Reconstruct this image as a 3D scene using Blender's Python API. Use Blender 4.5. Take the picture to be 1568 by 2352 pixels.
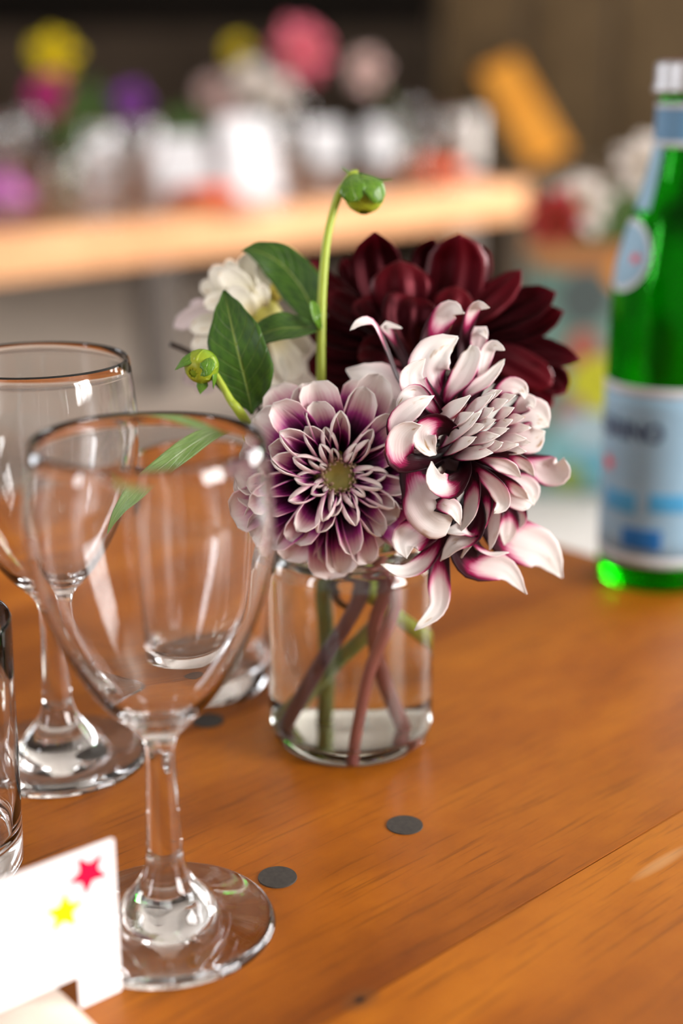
import bpy, bmesh, math, random
from mathutils import Vector, Matrix, Euler

for o in list(bpy.data.objects):
    bpy.data.objects.remove(o, do_unlink=True)
scene = bpy.context.scene
COL = scene.collection
R = math.radians

# ------------------------------------------------------------------ camera
TZ = 0.75                      # table-top height
PITCH = R(17.5)
FPX = 50.0 / 36.0 * 2352.0
CAM = Vector((0, 0, TZ + 0.30))
cd = bpy.data.cameras.new('camera')
cd.sensor_fit = 'VERTICAL'; cd.sensor_height = 36.0; cd.sensor_width = 24.0; cd.lens = 50.0
cd.clip_start = 0.02; cd.clip_end = 60
cd.dof.use_dof = True; cd.dof.focus_distance = 0.560; cd.dof.aperture_fstop = 2.8
cam = bpy.data.objects.new('camera', cd); COL.objects.link(cam)
cam.location = CAM; cam.rotation_euler = (math.pi / 2 - PITCH, 0, 0)
scene.camera = cam

# ------------------------------------------------------------------ world, windows' daylight, exposure
w = bpy.data.worlds.new('sky'); scene.world = w; w.use_nodes = True
w.node_tree.nodes['Background'].inputs[0].default_value = (0.75, 0.85, 1.0, 1)
w.node_tree.nodes['Background'].inputs[1].default_value = 1.0


def area(name, loc, direction, sx, sy, power, color):
    l = bpy.data.lights.new(name, 'AREA'); l.shape = 'RECTANGLE'; l.size = sx; l.size_y = sy
    l.energy = power; l.color = color
    o = bpy.data.objects.new(name, l); COL.objects.link(o)
    o.location = loc; o.rotation_euler = Vector(direction).to_track_quat('-Z', 'Y').to_euler()
    return o


XL, XR, YF, YB, ZC = -3.0, 3.0, -3.0, 7.6, 3.0
# windows: (centre along wall, sill, width, height)
WIN_R = [(-0.75, 0.85, 1.5, 1.75), (3.3, 0.85, 2.2, 1.75)]
WIN_L = [(-1.3, 0.85, 0.65, 1.75), (2.6, 0.85, 0.95, 1.75)]
for wn, pw in zip(WIN_R, (310, 320)):
    area('daylight_right_window', (XR + 0.20, wn[0], wn[1] + wn[3] / 2), (-1, 0, 0), wn[2], wn[3], pw, (1.0, 0.965, 0.94))
for wn, pw in zip(WIN_L, (100, 75)):
    area('daylight_left_window', (XL - 0.20, wn[0], wn[1] + wn[3] / 2), (1, 0, 0), wn[2], wn[3], pw, (0.93, 0.96, 1.0))

scene.view_settings.view_transform = 'Standard'
scene.view_settings.look = 'None'
scene.view_settings.exposure = -0.15
scene.view_settings.gamma = 1.0
scene.view_settings.use_curve_mapping = False
scene.cycles.max_bounces = 12
scene.cycles.transmission_bounces = 12
scene.cycles.glossy_bounces = 6
scene.cycles.diffuse_bounces = 3
scene.cycles.use_denoising = True

# ------------------------------------------------------------------ helpers
RT = Vector((1, 0, 0)); UP = Vector((0, math.sin(PITCH), math.cos(PITCH))); FW = Vector((0, math.cos(PITCH), -math.sin(PITCH)))


def P(px, py, zc):
    """world point seen at photo pixel (px,py) at depth zc along the optical axis"""
    return CAM + zc * ((px - 784) / FPX * RT - (py - 1176) / FPX * UP + FW)


def on(px, py, h=0.0):
    d = (px - 784) / FPX * RT - (py - 1176) / FPX * UP + FW
    t = (TZ + h - CAM.z) / d.z
    return CAM + d * t


def cv(r, u, b):
    """vector from camera-frame right / up / back-toward-camera components"""
    return RT * r + UP * u - FW * b


def lerp(a, b, t):
    return a + (b - a) * t


def interp(tab, t):
    if t <= tab[0][0]: return tab[0][1]
    for (a, va), (b, vb) in zip(tab, tab[1:]):
        if t <= b:
            k = (t - a) / (b - a); k = k * k * (3 - 2 * k) * 0.5 + k * 0.5
            return va + (vb - va) * k
    return tab[-1][1]


def catmull(pts, t):
    n = len(pts) - 1
    x = min(max(t, 0.0), 1.0) * n
    i = min(int(x), n - 1); f = x - i
    p1, p2 = pts[i], pts[i + 1]
    p0 = pts[i - 1] if i > 0 else p1 * 2 - p2
    p3 = pts[i + 2] if i + 2 <= n else p2 * 2 - p1
    return 0.5 * ((2 * p1) + (p2 - p0) * f + (2 * p0 - 5 * p1 + 4 * p2 - p3) * f * f + (3 * p1 - p0 - 3 * p2 + p3) * f ** 3)


def tag(o, label=None, cat=None, group=None, kind=None):
    if label: o['label'] = label
    if cat: o['category'] = cat
    if group: o['group'] = group
    if kind: o['kind'] = kind
    return o


def empty(name, loc, label=None, cat=None, group=None, rz=0.0):
    o = bpy.data.objects.new(name, None); COL.objects.link(o)
    o.location = loc; o.rotation_euler = (0, 0, rz); o.empty_display_size = 0.02
    return tag(o, label, cat, group)


def mesh_obj(name, verts, faces, mats, root=None, fm=None, uv=None, smooth=True, world=True):
    """verts in world space; stored relative to an unrotated root empty"""
    off = Vector((0, 0, 0))
    if root is not None and world:
        r = root
        while r is not None:
            off = off + r.location; r = r.parent
    me = bpy.data.meshes.new(name)
    me.from_pydata([(v[0] - off.x, v[1] - off.y, v[2] - off.z) for v in verts], [], faces)
    for m in (mats if isinstance(mats, (list, tuple)) else [mats]):
        me.materials.append(m)
    if fm:
        me.polygons.foreach_set('material_index', fm)
    if uv:
        lay = me.uv_layers.new(name='UVMap')
        for lp in me.loops:
            lay.data[lp.index].uv = uv[lp.vertex_index]
    if smooth:
        me.polygons.foreach_set('use_smooth', [True] * len(me.polygons))
    me.update()
    o = bpy.data.objects.new(name, me); COL.objects.link(o)
    if root is not None: o.parent = root
    return o


def bm_obj(name, bm, mat, root=None, smooth=False, world=False, bevel=0.0):
    if bevel > 0:
        bmesh.ops.bevel(bm, geom=list(bm.edges), offset=bevel, segments=2, affect='EDGES', profile=0.6)
    me = bpy.data.meshes.new(name); bm.to_mesh(me); bm.free()
    me.materials.append(mat)
    if smooth: me.polygons.foreach_set('use_smooth', [True] * len(me.polygons))
    o = bpy.data.objects.new(name, me); COL.objects.link(o)
    if root is not None: o.parent = root
    return o


def box_bm(bm, lo, hi):
    lo = Vector(lo); hi = Vector(hi)
    ret = bmesh.ops.create_cube(bm, size=1.0)
    for v in ret['verts']:
        v.co = Vector((lerp(lo.x, hi.x, v.co.x + .5), lerp(lo.y, hi.y, v.co.y + .5), lerp(lo.z, hi.z, v.co.z + .5)))


def box(name, lo, hi, mat, root=None, bevel=0.0):
    bm = bmesh.new(); box_bm(bm, lo, hi)
    return bm_obj(name, bm, mat, root, bevel=bevel)


def lathe(name, prof, mat, root=None, seg=72, loc=None, closed=True):
    """prof: list of (r,z); around local z of root (or loc)"""
    verts, faces, rings = [], [], []
    for r, z in prof:
        if r < 1e-6:
            rings.append([len(verts)]); verts.append((0, 0, z))
        else:
            rings.append(list(range(len(verts), len(verts) + seg)))
            for k in range(seg):
                a = 2 * math.pi * k / seg; verts.append((r * math.cos(a), r * math.sin(a), z))
    for A, B in zip(rings, rings[1:]):
        for k in range(seg):
            k2 = (k + 1) % seg
            if len(A) == 1 and len(B) == 1: continue
            if len(A) == 1: faces.append((A[0], B[k2], B[k]))
            elif len(B) == 1: faces.append((A[k], A[k2], B[0]))
            else: faces.append((A[k], A[k2], B[k2], B[k]))
    me = bpy.data.meshes.new(name); me.from_pydata(verts, [], faces); me.materials.append(mat)
    bm = bmesh.new(); bm.from_mesh(me); bmesh.ops.recalc_face_normals(bm, faces=bm.faces) if name not in ('foot', 'stem', 'bowl') else None; bm.to_mesh(me); bm.free()
    me.polygons.foreach_set('use_smooth', [True] * len(me.polygons))
    o = bpy.data.objects.new(name, me); COL.objects.link(o)
    if loc is not None: o.location = loc
    if root is not None: o.parent = root
    return o


def smooth_prof(pts, n=4):
    """Catmull-Rom refinement of a lathe profile"""
    P2 = [Vector((a, b, 0)) for a, b in pts]
    out = []
    N = (len(P2) - 1) * n
    for i in range(N + 1):
        v = catmull(P2, i / N); out.append((max(v.x, 0.0), v.y))
    return out


def tube(name, pts, radii, mat, root=None, seg=10, n=18):
    """pts world; radii: table of (t,r) or number"""
    verts, faces = [], []
    prevN = None
    for i in range(n + 1):
        t = i / n
        c = catmull(pts, t); T = (catmull(pts, min(t + .01, 1)) - catmull(pts, max(t - .01, 0))).normalized()
        if prevN is None:
            prevN = T.orthogonal().normalized()
        N = (prevN - T * prevN.dot(T)).normalized(); prevN = N; B = T.cross(N)
        r = radii if isinstance(radii, (int, float)) else interp(radii, t)
        for k in range(seg):
            a = 2 * math.pi * k / seg
            verts.append(c + (N * math.cos(a) + B * math.sin(a)) * r)
    for i in range(n):
        for k in range(seg):
            k2 = (k + 1) % seg
            faces.append((i * seg + k, i * seg + k2, (i + 1) * seg + k2, (i + 1) * seg + k))
    faces.append(tuple(range(seg - 1, -1, -1))); faces.append(tuple(range(n * seg, (n + 1) * seg)))
    uv = [((i % seg) / seg, (i // seg) / n) for i in range(len(verts))]
    return mesh_obj(name, verts, faces, mat, root, uv=uv)


DAHLIA = [(0, .30), (.2, .62), (.48, 1.0), (.70, .88), (.86, .50), (.95, .18), (1, .01)]
ROUND = [(0, .35), (.2, .65), (.55, 1.0), (.8, .92), (.92, .66), (.98, .32), (1, .05)]
NARROW = [(0, .55), (.3, .9), (.55, 1.0), (.8, .7), (.93, .36), (1, .03)]
LEAF = [(0, .04), (.06, .12), (.2, .62), (.42, 1.0), (.65, .86), (.85, .45), (.95, .16), (1, .0)]


def petal(name, root, mats, pts, hw, N, cup=0.6, prof=DAHLIA, nu=14, nv=8, thick=0.00035, ripple=0.0, groove=0.0, seed=0, twist=0.0, cup_tip=None, edge=0.0):
    """A petal or leaf: two thin sheets swept along a midrib.
    N: normal hint(s) of the inner face, one vector or a list along the length; cup: half-angle of the
    transverse curl towards N at the base (cup_tip at the tip); edge: outward flare of the margin."""
    rnd = random.Random(seed)
    ph = rnd.uniform(0, 6.28); ph2 = rnd.uniform(0, 6.28)
    if not isinstance(N, (list, tuple)): N = [N, N]
    front, norms = [], []
    if cup_tip is None: cup_tip = cup * 0.6
    for i in range(nu + 1):
        t = i / nu
        c = catmull(pts, t)
        T = (catmull(pts, min(t + .02, 1)) - catmull(pts, max(t - .02, 0)))
        T = T.normalized() if T.length > 1e-9 else Vector((0, 0, 1))
        x = t * (len(N) - 1); k = min(int(x), len(N) - 2)
        n = N[k].lerp(N[k + 1], x - k)
        n = n - T * n.dot(T)
        n = n.normalized() if n.length > 1e-6 else T.orthogonal().normalized()
        B = T.cross(n)
        if twist:
            a = twist * t; n, B = n * math.cos(a) + B * math.sin(a), B * math.cos(a) - n * math.sin(a)
        wd = hw * interp(prof, t)
        phi = cup + (cup_tip - cup) * t
        for j in range(nv + 1):
            s = -1 + 2 * j / nv
            if abs(phi) > 0.02:
                Rr = wd / phi
                la = Rr * math.sin(phi * s); no = Rr * (1 - math.cos(phi * s))
            else:
                la = wd * s; no = 0
            no -= edge * wd * max(0, abs(s) - .55) * t * 2
            if groove: no += groove * wd * (math.cos(s * math.pi * 2.5) - 1) * min(1, (1 - t) * 4) * min(1, t * 6)
            if ripple: no += ripple * hw * abs(s) ** 1.5 * math.sin(t * 9 + ph + (2.2 if s > 0 else 0) + ph2 * (s > 0)) * t
            front.append(c + B * la + n * no)
    m = nv + 1
    # local normals
    for i in range(nu + 1):
        for j in range(m):
            a = front[min(i + 1, nu) * m + j] - front[max(i - 1, 0) * m + j]
            b = front[i * m + min(j + 1, nv)] - front[i * m + max(j - 1, 0)]
            q = b.cross(a)
            norms.append(q.normalized() if q.length > 1e-12 else Vector((0, 0, 1)))
    cnt = len(front)
    verts = list(front) + [front[i] - norms[i] * thick for i in range(cnt)]
    uvs = []
    for i in range(nu + 1):
        for j in range(m):
            uvs.append((j / nv, i / nu))
    uvs = uvs + uvs
    faces, fm = [], []
    for i in range(nu):
        for j in range(nv):
            a, b, c2, d = i * m + j, i * m + j + 1, (i + 1) * m + j + 1, (i + 1) * m + j
            faces.append((a, b, c2, d)); fm.append(0)
            faces.append((a + cnt, d + cnt, c2 + cnt, b + cnt)); fm.append(1)
    # rim
    loop = [j for j in range(m)] + [i * m + nv for i in range(1, nu + 1)] + [nu * m + j for j in range(nv - 1, -1, -1)] + [i * m for i in range(nu - 1, 0, -1)]
    for a, b in zip(loop, loop[1:] + loop[:1]):
        faces.append((a, a + cnt, b + cnt, b)); fm.append(0)
    return mesh_obj(name, verts, faces, mats, root, fm=fm, uv=uvs)


# ------------------------------------------------------------------ materials
def new_mat(name):
    m = bpy.data.materials.new(name); m.use_nodes = True
    nt = m.node_tree
    return m, nt, nt.nodes['Principled BSDF'], nt.nodes['Material Output']


def c4(c): return (c[0], c[1], c[2], 1.0)


def s2l(r, g, b):
    f = lambda x: (x / 255 / 12.92) if x / 255 <= .04045 else ((x / 255 + .055) / 1.055) ** 2.4
    return (f(r), f(g), f(b))


def plain(name, col, rough=0.5, metal=0.0, noise=0.0, scale=30.0, spec=0.5, coat=0.0, transl=0.0):
    m, nt, b, out = new_mat(name)
    b.inputs['Base Color'].default_value = c4(col); b.inputs['Roughness'].default_value = rough
    b.inputs['Metallic'].default_value = metal; b.inputs['Specular IOR Level'].default_value = spec
    b.inputs['Coat Weight'].default_value = coat
    if noise > 0:
        tc = nt.nodes.new('ShaderNodeTexCoord'); n = nt.nodes.new('ShaderNodeTexNoise')
        n.inputs['Scale'].default_value = scale; n.inputs['Detail'].default_value = 4
        nt.links.new(tc.outputs['Object'], n.inputs['Vector'])
        mx = nt.nodes.new('ShaderNodeMix'); mx.data_type = 'RGBA'
        mx.inputs['A'].default_value = c4([x * (1 - noise) for x in col]); mx.inputs['B'].default_value = c4([min(1, x * (1 + noise)) for x in col])
        nt.links.new(n.outputs['Fac'], mx.inputs['Factor']); nt.links.new(mx.outputs['Result'], b.inputs['Base Color'])
    if transl > 0:
        tr = nt.nodes.new('ShaderNodeBsdfTranslucent'); tr.inputs['Color'].default_value = c4(col)
        ms = nt.nodes.new('ShaderNodeMixShader'); ms.inputs[0].default_value = transl
        nt.links.new(b.outputs[0], ms.inputs[1]); nt.links.new(tr.outputs[0], ms.inputs[2]); nt.links.new(ms.outputs[0], out.inputs[0])
    return m


def glass(name, col=(1, 1, 1), ior=1.5, rough=0.0):
    m, nt, b, out = new_mat(name)
    nt.nodes.remove(b)
    g = nt.nodes.new('ShaderNodeBsdfGlass'); g.inputs['Color'].default_value = c4(col); g.inputs['IOR'].default_value = ior
    g.inputs['Roughness'].default_value = rough
    nt.links.new(g.outputs[0], out.inputs[0])
    return m


def math_node(nt, op, a, b=None, clamp=False):
    n = nt.nodes.new('ShaderNodeMath'); n.operation = op; n.use_clamp = clamp
    for k, x in enumerate((a, b)):
        if x is None: continue
        if isinstance(x, (int, float)): n.inputs[k].default_value = x
        else: nt.links.new(x, n.inputs[k])
    return n.outputs[0]


def ramp(nt, fac, stops, interp_='LINEAR'):
    r = nt.nodes.new('ShaderNodeValToRGB'); r.color_ramp.interpolation = interp_
    el = r.color_ramp.elements
    el[0].position = stops[0][0]; el[0].color = c4(stops[0][1])
    el[1].position = stops[-1][0]; el[1].color = c4(stops[-1][1])
    for p_, c_ in stops[1:-1]:
        e = el.new(p_); e.color = c4(c_)
    nt.links.new(fac, r.inputs['Fac'])
    return r.outputs['Color']


def petal_mat(name, stops, a_u=1.0, a_v=0.0, transl=0.3, rough=0.45, vein=0.10, sheen=0.0, spec=0.3, rand=0.06, spots=None, vpow=1.0, tint=None, tcol=None):
    """colour follows pigment = a_u*u + a_v*|v|  (u base->tip, v margin) through a ramp"""
    m, nt, b, out = new_mat(name)
    uv = nt.nodes.new('ShaderNodeUVMap'); uv.uv_map = 'UVMap'
    sp = nt.nodes.new('ShaderNodeSeparateXYZ'); nt.links.new(uv.outputs[0], sp.inputs[0])
    v = math_node(nt, 'ABSOLUTE', math_node(nt, 'SUBTRACT', math_node(nt, 'MULTIPLY', sp.outputs['X'], 2.0), 1.0))
    if vpow != 1.0: v = math_node(nt, 'POWER', v, vpow)
    f = math_node(nt, 'ADD', math_node(nt, 'MULTIPLY', sp.outputs['Y'], a_u), math_node(nt, 'MULTIPLY', v, a_v))
    # streaks running along the petal
    mp = nt.nodes.new('ShaderNodeMapping'); mp.inputs['Scale'].default_value = (22, 1.6, 1)
    nt.links.new(uv.outputs[0], mp.inputs['Vector'])
    oi = nt.nodes.new('ShaderNodeObjectInfo')
    add = nt.nodes.new('ShaderNodeVectorMath'); add.operation = 'ADD'
    nt.links.new(mp.outputs[0], add.inputs[0])
    cx = nt.nodes.new('ShaderNodeCombineXYZ'); nt.links.new(math_node(nt, 'MULTIPLY', oi.outputs['Random'], 37.0), cx.inputs['X'])
    nt.links.new(cx.outputs[0], add.inputs[1])
    nz = nt.nodes.new('ShaderNodeTexNoise'); nz.inputs['Scale'].default_value = 1.0; nz.inputs['Detail'].default_value = 3
    nt.links.new(add.outputs[0], nz.inputs['Vector'])
    st = math_node(nt, 'MULTIPLY', math_node(nt, 'SUBTRACT', nz.outputs['Fac'], 0.5), vein * 2)
    f = math_node(nt, 'ADD', f, st)
    f = math_node(nt, 'ADD', f, math_node(nt, 'MULTIPLY', math_node(nt, 'SUBTRACT', oi.outputs['Random'], 0.5), rand * 2), clamp=True)
    colr = ramp(nt, f, stops)
    if spots:
        n2 = nt.nodes.new('ShaderNodeTexNoise'); n2.inputs['Scale'].default_value = 3.2; n2.inputs['Detail'].default_value = 2
        add2 = nt.nodes.new('ShaderNodeVectorMath'); add2.operation = 'ADD'
        nt.links.new(uv.outputs[0], add2.inputs[0]); nt.links.new(cx.outputs[0], add2.inputs[1]); nt.links.new(add2.outputs[0], n2.inputs['Vector'])
        # brown wilting close to the tip
        q = math_node(nt, 'MULTIPLY', math_node(nt, 'SUBTRACT', math_node(nt, 'ADD', n2.outputs['Fac'], math_node(nt, 'MULTIPLY', sp.outputs['Y'], 0.22)), 0.80), 9.0, clamp=True)
        mx = nt.nodes.new('ShaderNodeMix'); mx.data_type = 'RGBA'
        nt.links.new(q, mx.inputs['Factor']); nt.links.new(colr, mx.inputs['A']); mx.inputs['B'].default_value = c4(spots)
        colr = mx.outputs['Result']
    nt.links.new(colr, b.inputs['Base Color'])
    b.inputs['Roughness'].default_value = rough; b.inputs['Specular IOR Level'].default_value = spec
    b.inputs['Sheen Weight'].default_value = sheen; b.inputs['Sheen Roughness'].default_value = 0.4
    bp = nt.nodes.new('ShaderNodeBump'); bp.inputs['Strength'].default_value = 0.25; bp.inputs['Distance'].default_value = 0.0006
    nt.links.new(nz.outputs['Fac'], bp.inputs['Height']); nt.links.new(bp.outputs[0], b.inputs['Normal'])
    if tint: b.inputs['Specular Tint'].default_value = c4(tint)
    tr = nt.nodes.new('ShaderNodeBsdfTranslucent')
    if tcol: tr.inputs['Color'].default_value = c4(tcol)
    else: nt.links.new(colr, tr.inputs['Color'])
    ms = nt.nodes.new('ShaderNodeMixShader'); ms.inputs[0].default_value = transl
    nt.links.new(b.outputs[0], ms.inputs[1]); nt.links.new(tr.outputs[0], ms.inputs[2]); nt.links.new(ms.outputs[0], out.inputs[0])
    return m


WHITE = (0.84, 0.78, 0.78); PINKW = (0.72, 0.50, 0.55)
M = {}
# purple dahlia: inner face dark violet throat -> magenta -> pink -> white rim
M['pur_in'] = petal_mat('purple petal inner', [(0, (.006, .0, .004)), (.43, (.014, .0004, .009)), (.55, (.10, .003, .060)), (.65, (.40, .035, .24)), (.74, (.70, .38, .46)), (.86, (.86, .74, .72)), (1, (.90, .84, .81))], a_u=.92, a_v=.10, transl=.22, vein=.07)
M['pur_out'] = petal_mat('purple petal outer', [(0, (.02, .001, .012)), (.30, (.07, .004, .045)), (.46, (.38, .07, .24)), (.60, (.68, .42, .48)), (.8, (.82, .66, .66)), (1, (.88, .80, .77))], a_u=1.0, a_v=.0, transl=.22, vein=.07)
# bicolour crimson and white dahlia
CRIM = (.045, .0008, .008); MAG = (.36, .004, .085)
M['cri_in'] = petal_mat('crimson white petal inner', [(0, (.008, .0003, .002)), (.38, CRIM), (.45, MAG), (.50, (.74, .32, .44)), (.57, (.87, .74, .73)), (.8, (.91, .87, .85)), (1, (.91, .87, .83))], a_u=1.05, a_v=-.22, transl=.25, vein=.05, spots=(.45, .26, .09), vpow=2.0)
M['cri_out'] = petal_mat('crimson white petal outer', [(0, (.015, .0005, .004)), (.20, (.04, .0012, .010)), (.27, MAG), (.33, (.72, .30, .43)), (.42, (.86, .70, .70)), (.8, (.91, .87, .85)), (1, (.91, .87, .83))], a_u=1.15, a_v=-.36, transl=.25, vein=.06, spots=(.45, .26, .09), vpow=3.0)
M['mar_in'] = petal_mat('maroon petal inner', [(0, (.003, .0002, .0004)), (.5, (.005, .0002, .0007)), (.8, (.015, .0004, .0014)), (1, (.06, .0012, .004))], a_u=1.0, a_v=.06, transl=.22, vein=.09, rough=.42, spec=.32, tint=(1, .16, .22), tcol=(.10, .002, .005))
M['mar_out'] = petal_mat('maroon petal outer', [(0, (.006, .0003, .0008)), (.4, (.018, .0005, .002)), (1, (.08, .0015, .005))], a_u=1.0, a_v=.1, transl=.22, vein=.09, rough=.40, spec=.5, tint=(1, .18, .24), tcol=(.10, .002, .005))
M['whi'] = petal_mat('cream petal', [(0, (.55, .42, .12)), (.22, (.78, .70, .44)), (.45, (.86, .82, .68)), (1, (.88, .84, .76))], a_u=1.0, a_v=.1, transl=.28, vein=.06, spots=(.50, .30, .10))
M['lil'] = petal_mat('lilac white petal', [(0, (.70, .55, .50)), (.5, (.82, .72, .72)), (1, (.84, .74, .76))], a_u=1.0, transl=.28)


def leaf_mat(name, dark, light, rib, transl=.25, rough=.38):
    m, nt, b, out = new_mat(name)
    uv = nt.nodes.new('ShaderNodeUVMap'); uv.uv_map = 'UVMap'
    sp = nt.nodes.new('ShaderNodeSeparateXYZ'); nt.links.new(uv.outputs[0], sp.inputs[0])
    v = math_node(nt, 'ABSOLUTE', math_node(nt, 'SUBTRACT', math_node(nt, 'MULTIPLY', sp.outputs['X'], 2.0), 1.0))
    # side veins slanting forward
    ph = math_node(nt, 'SUBTRACT', math_node(nt, 'MULTIPLY', sp.outputs['Y'], 11.0), math_node(nt, 'MULTIPLY', v, 2.2))
    fr = math_node(nt, 'ABSOLUTE', math_node(nt, 'SUBTRACT', math_node(nt, 'FRACT', ph), 0.5))
    sv = math_node(nt, 'SUBTRACT', 1.0, math_node(nt, 'MULTIPLY', fr, 12.0), clamp=True)
    mr = math_node(nt, 'SUBTRACT', 1.0, math_node(nt, 'MULTIPLY', v, 16.0), clamp=True)
    nz = nt.nodes.new('ShaderNodeTexNoise'); nz.inputs['Scale'].default_value = 9; nz.inputs['Detail'].default_value = 5
    nt.links.new(uv.outputs[0], nz.inputs['Vector'])
    base = ramp(nt, nz.outputs['Fac'], [(.3, dark), (.72, light)])
    m1 = nt.nodes.new('ShaderNodeMix'); m1.data_type = 'RGBA'
    nt.links.new(math_node(nt, 'MULTIPLY', sv, 0.22), m1.inputs['Factor']); nt.links.new(base, m1.inputs['A']); m1.inputs['B'].default_value = c4(rib)
    m2 = nt.nodes.new('ShaderNodeMix'); m2.data_type = 'RGBA'
    nt.links.new(math_node(nt, 'MULTIPLY', mr, 0.85), m2.inputs['Factor']); nt.links.new(m1.outputs['Result'], m2.inputs['A']); m2.inputs['B'].default_value = c4(rib)
    nt.links.new(m2.outputs['Result'], b.inputs['Base Color']); b.inputs['Roughness'].default_value = rough
    bp = nt.nodes.new('ShaderNodeBump'); bp.inputs['Strength'].default_value = .5; bp.inputs['Distance'].default_value = .0006; bp.invert = True
    nt.links.new(math_node(nt, 'ADD', sv, mr), bp.inputs['Height']); nt.links.new(bp.outputs[0], b.inputs['Normal'])
    tr = nt.nodes.new('ShaderNodeBsdfTranslucent'); nt.links.new(m2.outputs['Result'], tr.inputs['Color'])
    ms = nt.nodes.new('ShaderNodeMixShader'); ms.inputs[0].default_value = transl
    nt.links.new(b.outputs[0], ms.inputs[1]); nt.links.new(tr.outputs[0], ms.inputs[2]); nt.links.new(ms.outputs[0], out.inputs[0])
    return m


M['leaf'] = leaf_mat('green leaf', (.018, .068, .004), (.06, .155, .007), (.26, .34, .06), rough=.45, transl=.25)
M['leaf_under'] = leaf_mat('pale leaf underside', (.10, .22, .05), (.20, .34, .10), (.34, .46, .18))
M['sepal'] = leaf_mat('bud sepal', (.07, .20, .012), (.16, .34, .02), (.25, .42, .05), rough=.28)
M['bud'] = petal_mat('bud scale', [(0, (.10, .24, .012)), (.45, (.22, .36, .02)), (1, (.44, .48, .03))], transl=.2, rough=.25, vein=.12, sheen=0)
M['stem_lime'] = plain('lime stem', (.40, .50, .05), .4, noise=.25, scale=60, transl=.15)
M['stem_green'] = plain('green stem', (.16, .21, .045), .45, noise=.3, scale=60)
M['stem_purple'] = plain('purple stem', (.085, .022, .03), .45, noise=.4, scale=80)
M['stem_pink'] = plain('pink stem', (.36, .10, .085), .45, noise=.3, scale=80)
M['stem_red'] = plain('red brown stem', (.20, .045, .04), .45, noise=.35, scale=80)
M['stick'] = plain('dark twig', (.03, .018, .012), .7)
M['disc'] = plain('dahlia disc', (.42, .38, .08), .45, noise=.35, scale=300)
M['floret'] = plain('immature floret', (.68, .50, .34), .4, noise=.3, scale=200, transl=.2)
M['glass'] = glass('clear glass', (1, 1, 1), 1.48)
M['jarglass'] = glass('jar glass', (.985, .995, .98), 1.48)
M['water'] = glass('water', (1, 1, 1), 1.333)
M['paper'] = plain('white card', (.90, .90, .92), .6)
M['red_ink'] = plain('magenta red star ink', s2l(228, 0, 62), .5, spec=.2)
M['yel_ink'] = plain('yellow star ink', s2l(240, 205, 0), .5, spec=.2)
M['pink_ink'] = plain('pale pink ink', (.84, .62, .67), .6)
M['cork'] = plain('pale cork', (.62, .50, .42), .75, noise=.15, scale=120)


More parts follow.
